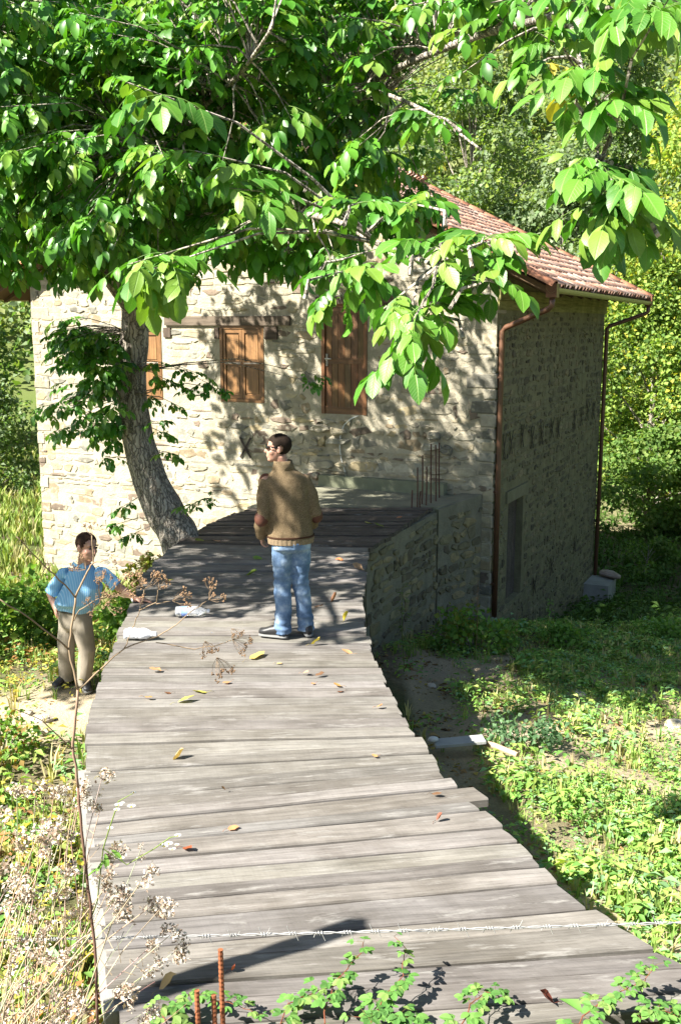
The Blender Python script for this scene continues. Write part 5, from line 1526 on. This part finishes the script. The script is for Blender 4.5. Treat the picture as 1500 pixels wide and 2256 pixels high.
for i, (u, v, px, c, curl, lab) in enumerate(FL):
    p = at_z(u, v, .012); Z = project(p)[2]; L = px * Z / F * 1.1
    r_ = random.Random(i + 90); cr = abs(curl) / 70
    vv, ff = leaflet(L, .58, .18 + .9 * cr, -.12 - .45 * cr)
    vv = vv + np.random.RandomState(i).normal(size=vv.shape) * L * .035
    vv = vv - np.array([0, L * .5, vv[:, 2].min()])
    m = MB(); t = tuple(x * r_.uniform(.85, 1.15) for x in FC[c]); m.add(vv.tolist(), ff, t)
    m.tube([Vector((0, -L * .5, .004)), Vector((.01, -L * .75, .012)), Vector((.02, -L * .95, .004))], .0012, 4, tuple(x * .7 for x in t))
    o = link('fallen_leaf', m.mesh('fallen_leaf', M_fallen, True))
    o.location = (p.x, p.y, .011); o.rotation_euler = (R(curl * .45), R(r_.uniform(-12, 12)), R(r_.choice([80, 100, -75, -110, 60, -60]) + r_.uniform(-15, 15)))
    if abs(curl) > 30: o.location.z = .02
    tag(o, lab, 'leaf', 'fallen leaves on the deck')

# ------------------------------------------------------------------ foreground: fence wire, posts, rebars
def bw(x): return Vector((x, 2.42 + .05 * x + (.27 * (x + 1) ** 2 if x < -1 else 0), 1.137 - .004 * x + .004 * x * x))
M_wire = M_zinc
wire = thing('barbed_wire', tuple(bw(-2.42)), 'strand of pale barbed wire stretched across the near end of the bridge', 'wire')
xs = np.linspace(-2.42, 3.2, 560)
m = MB()
for k in (0, 1):
    pts = [bw(x) + Vector((0, math.cos(x * 62 + k * math.pi) * .0024, math.sin(x * 62 + k * math.pi) * .0024)) for x in xs]
    m.tube(pts, .0016, 5, (.36, .36, .35))
m.build('twisted_strands', M_wire, wire)['kind'] = 'stuff'
x = -2.3; rb = random.Random(8)
while x < 3.1:
    c = bw(x); m = MB(); a0 = rb.uniform(0, 3.1)
    pts = [c + Vector(((q - 8) * .0011, math.cos(q * .9 + a0) * .0052, math.sin(q * .9 + a0) * .0052)) for q in range(17)]
    m.tube([pts[0] + Vector((-.006, .0, .016 * rb.choice([-1, 1])))] + pts + [pts[-1] + Vector((.007, 0, .017 * rb.choice([-1, 1])))], .0011, 5, (.36, .36, .35))
    m.build('barb', M_wire, wire); x += rb.uniform(.07, .085)
for (px, py, pz, hh, lab) in ((-2.35, 2.85, .3, 2.6, 'weathered square fence post left of the bridge end holding the barbed wire'), (3.2, 2.6, .4, 1.7, 'weathered square fence post right of the bridge end holding the barbed wire')):
    m = MB(); m.box((px, py, (pz - .3 + hh) / 2), .085, .085, hh - pz + .3, None, (.22, .19, .16)); m.g = [(z, y, x) for x, y, z in m.g]
    tag(m.build('fence_post', M_oldwood), lab, 'post', 'fence posts')
def ribbed_bar(base, top, r, tint):
    m = MB(); base = Vector(base); top = Vector(top); n = int((top - base).length / .006)
    m.tube([base.lerp(top, i / n) for i in range(n + 1)], [r * (1.12 if i % 2 else .95) for i in range(n + 1)], 8, tint); return m
for (u, v, y, lab) in ((486, 2092, 2.25, 'tallest ribbed rusty rebar of the three standing in the foreground'), (471, 2192, 2.22, 'middle rusty rebar just left of the tallest one'), (434, 2182, 2.2, 'leftmost short rusty rebar of the three in the foreground')):
    p = at_y(u, v, y); zb = float(gz(p.x, p.y)) - .1
    tag(ribbed_bar((p.x + .004, p.y, zb), p, .0062, (.22, .075, .03)).build('rebar', M_rust), lab, 'rebar', 'rebars at the near end of the bridge')

# ------------------------------------------------------------------ foreground plants
DRY = (.30, .22, .14)
def umbel(rsd, R0=.05, n=12):
    r = np.random.RandomState(rsd); m = MB()
    for k in range(n):
        a = r.uniform(0, 6.28); q = math.sqrt(r.rand()) * R0
        tip = Vector((math.cos(a) * q, math.sin(a) * q, R0 * 1.1 + r.uniform(-.008, .012)))
        m.tube([(0, 0, 0), tip * .5 + Vector((math.cos(a) * q * .15, math.sin(a) * q * .15, -.003)), tip], [.0009, .0008, .0006], 3, (.28, .20, .13))
        for _ in range(6):
            p = tip + Vector((r.normal() * .005, r.normal() * .005, r.normal() * .004)); m.tube([tip, p], .0005, 3, (.25, .18, .12)); m.ball(p, .0026, .0026, .0034, 5, 4, (.30, .19, .11))
    return m
UM = []
for k in range(4):
    UM.append(umbel(k, .035 + .007 * k, 9 + k).mesh('seed_head', M_dry))
hog = thing('dry_hogweed', tuple(at_y(215, 2250, 1.95)), 'tall dry brown umbel plant with bare forking stems left of the bridge', 'dry plant')
def stem(path, r0, r1, name='stem', tint=DRY):
    pts = [at_y(*q) for q in path]
    P = []
    for a, b in zip(pts, pts[1:]):
        for i in range(4): P.append(a.lerp(b, i / 4) + Vector((rb.uniform(-1, 1), 0, rb.uniform(-1, 1))) * .0015)
    P.append(pts[-1])
    n = len(P) - 1
    MB().tube(P, [r0 + (r1 - r0) * i / n for i in range(n + 1)], 6, tint).build(name, M_dry, hog, smooth=True)
p0 = at_y(216, 2256, 1.95)
MB().tube([(p0.x, 1.95, .7), p0], .0042, 6, (.17, .10, .07)).build('stem', M_dry, hog)
stem([(216, 2256, 1.95), (211, 2110, 1.96), (199, 1990, 1.97), (184, 1860, 1.98), (173, 1735, 2.0)], .0034, .0031, tint=(.17, .10, .07))
stem([(173, 1735, 2.0), (161, 1640, 2.0), (172, 1520, 2.0)], .0031, .0029, tint=(.30, .2, .14))
stem([(172, 1520, 2.0), (152, 1430, 2.0), (160, 1370, 2.0), (167, 1315, 2.0)], .0027, .0022)
stem([(167, 1315, 2.0), (190, 1265, 2.0), (206, 1240, 2.0), (203, 1180, 1.99)], .0022, .0012)
stem([(206, 1240, 2.0), (238, 1233, 1.98)], .0014, .001)
stem([(167, 1315, 2.0), (120, 1265, 1.95), (75, 1220, 1.9), (38, 1183, 1.87)], .0018, .001)
stem([(152, 1430, 2.0), (80, 1372, 1.95), (0, 1320, 1.9)], .0019, .0012)
stem([(172, 1520, 2.0), (228, 1468, 2.03), (275, 1428, 2.05), (350, 1402, 2.08)], .0022, .0014)
stem([(350, 1402, 2.08), (390, 1375, 2.1), (425, 1346, 2.1), (455, 1325, 2.12)], .0012, .0009)
stem([(345, 1415, 2.08), (430, 1430, 2.1), (485, 1420, 2.1), (510, 1410, 2.1)], .0012, .0008)
stem([(275, 1428, 2.05), (292, 1385, 2.05), (308, 1345, 2.03), (318, 1300, 2.02)], .0011, .0008)
stem([(308, 1345, 2.03), (345, 1328, 2.02), (348, 1300, 2.0)], .001, .0008); stem([(345, 1330, 2.02), (376, 1325, 2.02)], .0009, .0007)
stem([(163, 1368, 2.0), (175, 1345, 1.98), (215, 1318, 1.96), (260, 1312, 1.95)], .0012, .0009)
stem([(160, 1650, 2.0), (95, 1588, 1.95), (30, 1560, 1.9)], .0014, .0009)
for (u, v, y, s_, rx, ry) in ((318, 1298, 2.02, .9, 0, .3), (350, 1298, 2.0, 1.0, .2, .5), (380, 1324, 2.02, .8, 0, 1.3), (460, 1322, 2.12, .8, 0, .9), (462, 1300, 2.12, .5, 0, .2), (512, 1408, 2.1, .8, 0, 2.2), (452, 1412, 2.1, .75, 0, 2.8), (478, 1448, 2.1, .9, 0, 2.9), (510, 1385, 2.1, .7, 0, 2.5),
                              (262, 1312, 1.95, 1.0, .2, 1.1), (222, 1320, 1.96, .9, .3, .7), (203, 1180, 1.99, .5, 0, 0), (190, 1255, 1.98, .7, .3, -.8), (210, 1262, 1.98, .6, .3, 2.0), (240, 1232, 1.98, .3, 0, 1.3), (235, 1330, 1.96, .8, .6, 1.4), (205, 1345, 1.97, .7, .8, .6)):
    p = at_y(u, v, y)
    Mx = Matrix.Translation(p) @ Matrix.Rotation(ry, 4, 'Y') @ Matrix.Rotation(rx, 4, 'X') @ Matrix.Scale(s_ * .68, 4)
    link('seed_head', UM[rb.randrange(4)], hog, M=Mx)
# tangle of dry weeds with fluffy heads
def fluff(rsd, Rr=.021):
    r = np.random.RandomState(rsd); m = MB()
    for k in range(34):
        c = Vector(r.normal(size=3)).normalized() * Rr * r.uniform(.2, 1.1); c.z *= 1.1
        a = Vector(r.normal(size=3)).normalized(); b = a.orthogonal().normalized(); e = Rr * .30
        t = [(.55, .47, .39), (.40, .31, .24), (.66, .60, .53), (.30, .21, .15)][k % 4]
        v = [c + a * e, c + b * e * .5, c - a * e, c - b * e * .5]
        m.add(v, [(0, 1, 2), (0, 2, 3)], t)
        m.add([c + b.cross(a) * e * .7, c + b * e * .4, c - b.cross(a) * e * .7], [(0, 1, 2)], t)
    return m.mesh('seed_head', M_dry)
FLU = [fluff(k, .015 + .003 * k) for k in range(4)]
rw = random.Random(77)
heads_uv = [(40, 1735), (75, 1745), (100, 1755), (125, 1740), (150, 1750), (175, 1755), (160, 1765), (120, 1820), (140, 1835), (15, 1820), (60, 1925), (75, 1960), (20, 1945), (110, 1880), (340, 1995), (350, 2000), (320, 1925), (260, 1960), (240, 1945), (255, 1985), (270, 2010), (235, 1970), (255, 1878), (228, 1770), (220, 1712), (185, 1730),
            (330, 2090), (370, 2060), (398, 2090), (342, 2135), (290, 2195), (350, 2240), (310, 2235), (140, 2190), (120, 2215), (160, 2170), (50, 2150), (20, 2180), (70, 2100), (30, 2060), (100, 2050), (150, 2010), (180, 2080), (15, 2000), (60, 2230), (95, 2240), (150, 2240), (200, 2200), (190, 1990), (130, 1960), (45, 1860), (90, 1840), (10, 1900), (170, 1910), (115, 2120), (160, 2110), (25, 2110), (85, 2180), (5, 2230), (60, 2020), (312, 1870)]
DWL = {0: 'tall pale fluffy weed topping the tangle at the far left', 1: 'dense row of pale fluffy heads atop the tangle beside the tall dark stem', 5: 'dry fluffy weed leaning over the planks just above the barbed wire',
       6: 'thick cluster of brown seed heads at the plank edge above the wire', 7: 'tall fluffy weed rising along the pale edge kerb beside the white daisies', 9: 'dry weed reaching farthest over the planks below the barbed wire',
       10: 'low dry weed with heads over the bottom planks left of the rusty rebars', 11: 'low pale fluffy weed at the bottom of the tangle by the bridge corner', 20: 'single small fluffy head standing over the near planks above the wire'}
for i in range(0, len(heads_uv), 3):
    grp = heads_uv[i:i + 3]
    y0 = rw.uniform(1.95, 2.5)
    hs_ = [at_y(u + rw.uniform(-6, 6), v, y0 + rw.uniform(-.1, .1)) for u, v in grp]
    bx = min(-.82, sum(h.x for h in hs_) / len(hs_) - .05 + rw.uniform(-.38, .30)); by = y0 + rw.uniform(-.15, .15)
    b = Vector((bx, by, float(gz(bx, by)) - .05))
    t = thing('dry_weed', tuple(b), DWL.get(i // 3, 'shorter dry weed with pale heads deep inside the tangle left of the bridge'), 'dry weed', 'dry weeds in the left foreground')
    m = MB()
    for h in hs_:
        f = b.lerp(h, .45) + Vector((rw.uniform(-.07, .07), rw.uniform(-.04, .04), rw.uniform(.02, .10)))
        m.tube([b, f, b.lerp(h, .8) + Vector((0, 0, .03)), h], [.0022, .0017, .0013, .0009], 4, tuple(x * rw.uniform(.8, 1.2) for x in (.42, .33, .23)))
        for _ in range(2):
            e = f.lerp(h, rw.uniform(.2, .8)); m.tube([e, e + Vector((rw.uniform(-.05, .05), rw.uniform(-.03, .03), rw.uniform(.01, .05)))], [.001, .0006], 3, (.36, .28, .19))
    m.build('stem', M_dry, t)
    for h in hs_:
        for _ in range(rw.randint(2, 4)):
            p = h + Vector((rw.uniform(-.022, .022), rw.uniform(-.02, .02), rw.uniform(-.02, .02)))
            link('seed_head', FLU[rw.randrange(4)], t, M=Matrix.Translation(p) @ Matrix.Rotation(rw.uniform(0, 6), 4, 'Z') @ Matrix.Scale(rw.uniform(.7, 1.2), 4))
m = MB()
for k in range(260):
    x = rw.uniform(-2.0, -.74); y = rw.uniform(1.9, 2.9); z = float(gz(x, y)) - .03; h = rw.uniform(.15, .55)
    t = Vector((x + rw.uniform(-.4, .4), y + rw.uniform(-.25, .25), z + h))
    m.tube([(x, y, z), Vector((x, y, z)).lerp(t, .5) + Vector((rw.uniform(-.03, .03), 0, .05)), t], [.0016, .0012, .0005], 3, tuple(q * rw.uniform(.7, 1.2) for q in (.44, .35, .24)))
tag(m.build('dry_stalks', M_dry), 'thin straw coloured dead stalks tangled left of the bridge end', 'dry stalks', kind='stuff')
# small white daisies reaching over the deck
dz = thing('fleabane', (-.8, 2.35, .75), 'thin green stemmed plant with small white daisy flowers over the deck edge', 'flower')
def daisy(p, s):
    m = MB()
    for k in range(14):
        a = k * 6.283 / 14; d = Vector((math.cos(a), math.sin(a) * .8, .35)); w = Vector((-math.sin(a), math.cos(a), 0)) * .18
        m.add([p + d * s * .3 - w * s * .5, p + d * s * .3 + w * s * .5, p + d * s + w * s * .6, p + d * s - w * s * .6], [(0, 1, 2, 3)], (.8, .8, .78))
    m.ball(p + Vector((0, 0, s * .15)), s * .33, s * .33, s * .22, 8, 5, (.55, .42, .06))
    m.build('flower', M_fallen, dz)
sm = MB(); base = Vector((-.80, 2.3, .78))
knots = {}
for path in ([(215, 1985, 2.3), (228, 1870, 2.3), (240, 1830, 2.3), (262, 1765, 2.3), (293, 1748, 2.3)], [(228, 1870, 2.3), (280, 1905, 2.3), (340, 1870, 2.3), (375, 1845, 2.3), (392, 1842, 2.3)]):
    pts = [at_y(*q) for q in path]
    if path[0][1] == 1985: pts = [base] + pts
    sm.tube(pts, [.0016] * (len(pts) - 1) + [.0008], 4, (.16, .22, .05))
sm.build('stem', M_grass, dz)
for u, v in ((295, 1747), (262, 1775), (270, 1770), (290, 1778), (258, 1785), (243, 1826), (392, 1842), (372, 1860), (390, 1862), (355, 1862), (362, 1866), (380, 1872), (268, 1892)):
    daisy(at_y(u, v, 2.3 + rw.uniform(-.03, .03)), rw.uniform(.006, .011))
for u, v in ((232, 1880), (245, 1872), (238, 1890), (225, 1910)):
    p = at_y(u, v, 2.3); vv, ff = leaflet(.045, .3, .2, .3, tuple(p), (rw.uniform(-1, 1), -.2, rw.uniform(-.3, .4)), (0, 0, 1)); MB().add(vv.tolist(), ff, (.12, .24, .04)).build('leaf', M_grass, dz)
# brambles creeping over the near planks
BR = [([(600, 2300, .05), (640, 2215, .06), (700, 2185, .07), (760, 2165, .06)], 'bramble shoot lying on the nearest planks right of the tallest rebar'),
      ([(400, 2300, .05), (350, 2230, .08), (420, 2195, .08), (520, 2215, .07), (580, 2240, .05)], 'bramble shoot spreading behind the three rusty rebars'),
      ([(790, 2300, .05), (840, 2210, .07), (888, 2150, .10), (895, 2095, .16), (868, 2062, .22)], 'bramble shoot with a thin dark tip bending up to the barbed wire'),
      ([(700, 2300, .05), (735, 2170, .09), (790, 2110, .14), (800, 2075, .20)], 'thin reddish bramble tip reaching up left of the other upright tip'),
      ([(1000, 2310, .05), (1035, 2215, .08), (1075, 2190, .08), (1110, 2200, .07)], 'low bramble clump at the near edge of the planks right of centre'),
      ([(1220, 2320, .05), (1300, 2225, .08), (1370, 2185, .09), (1420, 2160, .13), (1445, 2125, .18)], 'red stemmed bramble at the right end of the nearest planks'),
      ([(1560, 2330, .05), (1490, 2240, .10), (1450, 2225, .14), (1410, 2245, .10)], 'bright broad leaved bramble in the bottom right corner'),
      ([(930, 2320, .05), (900, 2245, .06), (850, 2238, .06), (780, 2240, .06)], 'bramble trailing along the very near edge of the planks')]
for bi, (path, lab) in enumerate(BR):
    pts = [at_z(*q) for q in path]
    t = thing('bramble', tuple(pts[0]), lab, 'bramble', 'brambles at the near end of the bridge')
    P = []
    for a, b in zip(pts, pts[1:]):
        for i in range(6): P.append(a.lerp(b, i / 6) + Vector((rw.uniform(-.008, .008), rw.uniform(-.008, .008), rw.uniform(0, .01))))
    P.append(pts[-1])
    MB().tube(P, [.0032 - .0022 * i / len(P) for i in range(len(P))], 5, (.20, .07, .04)).build('stem', M_dry, t)
    for i, p in enumerate(P):
        f = i / len(P)
        if bi in (2, 3) and f > .45 and i % 3: continue
        for _ in range(2 if f < .6 else (2 if f < .85 else 1)):
            a = rw.uniform(0, 6.28); d = Vector((math.cos(a), math.sin(a), rw.uniform(.1, .6))).normalized()
            L = rw.uniform(.036, .062) * (1 - .55 * f) * (1.25 if bi == 6 else 1)
            e = p + d * rw.uniform(.015, .05); m = MB(); tnt = [(.10, .23, .05), (.13, .27, .06), (.08, .19, .045), (.17, .27, .07)][rw.randrange(4)]
            m.tube([p, e], .0008, 3, (.18, .14, .05))
            for k in (-1, 0, 1):
                dd = Vector((math.cos(a + k * 1.1), math.sin(a + k * 1.1), rw.uniform(-.3, .15)))
                v, fc = leaflet(L * (1.1 if k == 0 else .9), .62, rw.uniform(.1, .35), rw.uniform(.05, .3), tuple(e), tuple(dd), (rw.uniform(-.3, .3), rw.uniform(-.4, .2), 1))
                m.add(v.tolist(), fc, tnt)
            m.build('leaf', M_grass, t)
# ------------------------------------------------------------------ herbs, debris and shrubs by the house and on the slopes
def herb(name, u, v, top, y, label, cat, n, L, cols, stemt=(.14, .18, .05), spreadw=.1, dry=False):
    zt = at_y(u, top, y); b = Vector((zt.x, y, float(gz(zt.x, y)) - .02)); zt.x += rw.uniform(-.04, .04)
    t = thing(name, tuple(b), label, cat)
    MB().tube([b, b.lerp(zt, .5) + Vector((rw.uniform(-.03, .03), 0, 0)), zt], [.006, .004, .002], 5, stemt).build('stem', M_grass, t)
    m = MB()
    for k in range(n):
        f = rw.uniform(.12, 1); p = b.lerp(zt, f); a = rw.uniform(0, 6.28); q = spreadw * (1.15 - f)
        e = p + Vector((math.cos(a) * q * rw.random(), math.sin(a) * q * rw.random(), 0))
        vv, ff = leaflet(L * rw.uniform(.6, 1.2), .38, .2, .3, tuple(e), (math.cos(a), math.sin(a), rw.uniform(-.3, .5)), (0, 0, 1))
        m.add(vv.tolist(), ff, cols[rw.randrange(len(cols))])
    m.build('leaves', M_foliage, t)['kind'] = 'stuff'
HC = [(.16, .30, .06), (.20, .34, .075), (.12, .24, .05)]
herb('nettle', 893, 1400, 1285, 11.6, 'upright pale nettle against the dark abutment wall', 'nettle', 70, .08, [(.16, .22, .08), (.12, .18, .05), (.24, .24, .12)], spreadw=.12)
herb('dry_stalk', 1052, 1400, 1278, 12.6, 'tall dry reddish stalk in front of the house corner', 'dry stalk', 16, .05, [(.3, .2, .12)], (.32, .2, .13), .05)
herb('weed', 1210, 1390, 1318, 13.6, 'slender green weed against the base of the side wall', 'weed', 40, .06, HC)
herb('weed', 1352, 1400, 1330, 14.0, 'seed headed weed standing before the dark log', 'weed', 24, .05, HC + [(.3, .26, .15)], spreadw=.06)
herb('weed', 1062, 1560, 1490, 9.6, 'thin green weed on the bare earth patch', 'weed', 26, .06, HC, spreadw=.07)
herb('weed', 1180, 1790, 1655, 6.9, 'yellow green leafy weed left of the feathery one on the slope', 'weed', 40, .06, [(.2, .27, .05), (.15, .25, .05)], spreadw=.14)
def low_shrub(x, y, h, w, n, leaf, cols, label, seed, name='shrub'):
    r = random.Random(seed); b = Vector((x, y, float(gz(x, y)) - .03))
    t = thing(name, tuple(b), label, name.replace('_', ' '))
    cs, rd = [], []
    m = MB()
    for k in range(7):
        a = r.uniform(0, 6.28); q = r.uniform(.1, .7) * w
        c = Vector((x + math.cos(a) * q, y + math.sin(a) * q, b.z + h * r.uniform(.35, .8))); cs.append(tuple(c)); s = w * r.uniform(.3, .5); rd.append((s, s, min(s, h * .4)))
        m.tube([b, b.lerp(c, .6) + Vector((0, 0, .03)), c], [.012, .008, .004], 5, (.2, .16, .1))
    m.build('stems', M_bark, t)['kind'] = 'stuff'
    tag(link('foliage', np_multi('shrub_foliage', [leaf_cloud(cs, rd, n, leaf, cols, None, seed, .25)], M_foliage), t), kind='stuff')
low_shrub(1.75, 12.7, .55, .6, 800, .075, HC + [(.22, .25, .06)], 'bright leafy bush at the foot of the abutment by the downpipe', 51)
low_shrub(2.9, 13.2, .35, .55, 500, .06, HC, 'low leafy plant below the downpipe at the foot of the side wall', 52)
low_shrub(4.6, 13.6, .4, .6, 500, .065, HC, 'leafy weed clump between the block and the right lawn', 53)
low_shrub(1.75, 8.9, .32, .45, 500, .05, [(.10, .20, .09), (.14, .24, .12)], 'blue green feathery plant at the shadow edge beside the bridge', 54)
low_shrub(2.75, 6.4, .34, .5, 900, .04, [(.14, .25, .12), (.11, .21, .10), (.18, .28, .13)], 'blue green feathery plant in the middle of the sunny slope', 55)
low_shrub(3.3, 7.3, .3, .45, 600, .05, [(.15, .26, .05), (.2, .28, .06)], 'yellow green leafy plant on the sunny slope right of the feathery one', 56)
low_shrub(-3.95, 11.6, .9, .9, 1700, .085, HC + [(.18, .25, .05)], 'leafy green bush behind the older man at the left edge', 57)
low_shrub(-2.55, 11.4, .85, .55, 1300, .075, HC, 'leafy green bush between the older man and the deck', 58)
low_shrub(-2.75, 13.6, 1.2, .55, 1100, .07, [(.24, .26, .06), (.18, .22, .05), (.28, .22, .09)], 'yellowish bush below the trunk beside the house wall', 59)
low_shrub(-5.0, 13.2, .7, .9, 1200, .085, HC, 'low green bush left of the older man', 60)
low_shrub(-3.3, 6.4, .5, .55, 900, .06, [(.32, .28, .05), (.22, .26, .05), (.30, .15, .06)], 'yellow and orange leaved bush on the bank left of the bridge', 61)
low_shrub(-2.6, 4.9, .5, .5, 900, .055, [(.30, .28, .06), (.16, .24, .05)], 'yellow green bush among the dry weeds left of the bridge', 62)
low_shrub(-2.9, 8.0, .35, .4, 500, .05, HC + [(.3, .2, .06)], 'small mixed bush below the pale earth where the older man stands', 63)
# debris
def rock(name, p, r, tint, label, cat, seed, mat=M_stone):
    m = MB(); m.ball((0, 0, 0), r[0], r[1], r[2], 10, 7, tint)
    m.v = [tuple(Vector(v) * (1 + .22 * noise.noise(Vector(v) * (1.6 / max(r)) + Vector((seed, 0, 0))))) for v in m.v]
    o = m.build(name, mat); o.location = p; o.rotation_euler = (0, 0, seed); return tag(o, label, cat)
a = at_y(1318, 1350, 20.8); b = at_y(1540, 1400, 18.2)
lg = thing('log', tuple(a), 'long grey fallen log lying in the shade beyond the right lawn', 'log')
mid = a.lerp(b, .5) + Vector((0, 0, .06)); MB().tube([a, a.lerp(mid, .5) + Vector((0, .05, .03)), mid, b], [.13, .14, .12, .10], 10, (.2, .18, .15)).build('trunk', M_bark, lg, smooth=True)
MB().tube([mid, mid + Vector((.15, -.2, .25))], [.04, .02], 6, (.2, .18, .15)).build('branch_stub', M_bark, lg)
pb = hp(-.28, LEN - .5, 0); MB_ = MB().box((pb.x, pb.y, -3.55), .55, .9, 1.0, (-ES, DD, UP), (.30, .30, .27))
tag(MB_.build('concrete_block', M_concrete), 'weathered concrete block at the foot of the far house corner', 'block')
rock('flat_stone', hp(-.42, LEN - .1, -2.98), (.32, .2, .08), (.33, .25, .2), 'flat reddish stone lying on the concrete block by the far corner', 'stone', 2.0)
a = at_z(1040, 1630, -1.1); b = at_z(1140, 1664, -1.05)
tag(MB().tube([a, a.lerp(b, .5) + Vector((0, 0, .015)), b], [.022, .03, .026], 8, (.45, .34, .22)).build('stick', M_dry, None), 'short pale broken stick lying in the sun beside the bridge shadow', 'stick')
a = at_z(975, 1638, -1.05)
sc = thing('broken_board', tuple(a), 'pale broken board lying in the shadow beside the bridge', 'board')
ax = Vector((.97, .1, .05)).normalized()
MB().box(a + Vector((.15, 0, .02)), .46, .16, .025, (ax, Vector((-.1, .97, 0)).normalized(), UP), (.33, .34, .33)).build('board_piece', M_concrete, sc)
MB().ball(a + Vector((-.09, -.02, .05)), .05, .03, .028, 10, 7, (.7, .7, .7)).build('white_end', M_concrete, sc, smooth=True)
SR = [(700 + 0, 0)]
for i, (u, v, s_, lab) in enumerate(((1190, 1485, .08, 'pale stone lying on the bare earth right of the bridge'), (1275, 1505, .1, 'wide flat pale stone on the bare earth further right'), (950, 1490, .07, 'small pale stone at the edge of the shade beside the bridge'), (1490, 1590, .13, 'pale pinkish stone at the right side of the slope'),
                                     (95, 1580, .11, 'whitish stone on the trodden earth left of the bridge'), (60, 1560, .07, 'smaller whitish stone left of the other on the trodden earth'), (90, 1610, .09, 'grey stone below the whitish ones on the left bank'))):
    p = at_z(u, v, -1.25 if u > 800 else -.95); p.z = float(gz(p.x, p.y)) + .01
    rock('stone', tuple(p), (s_, s_ * .8, s_ * .45), (.52, .46, .38), lab, 'stone', i + 3.0)
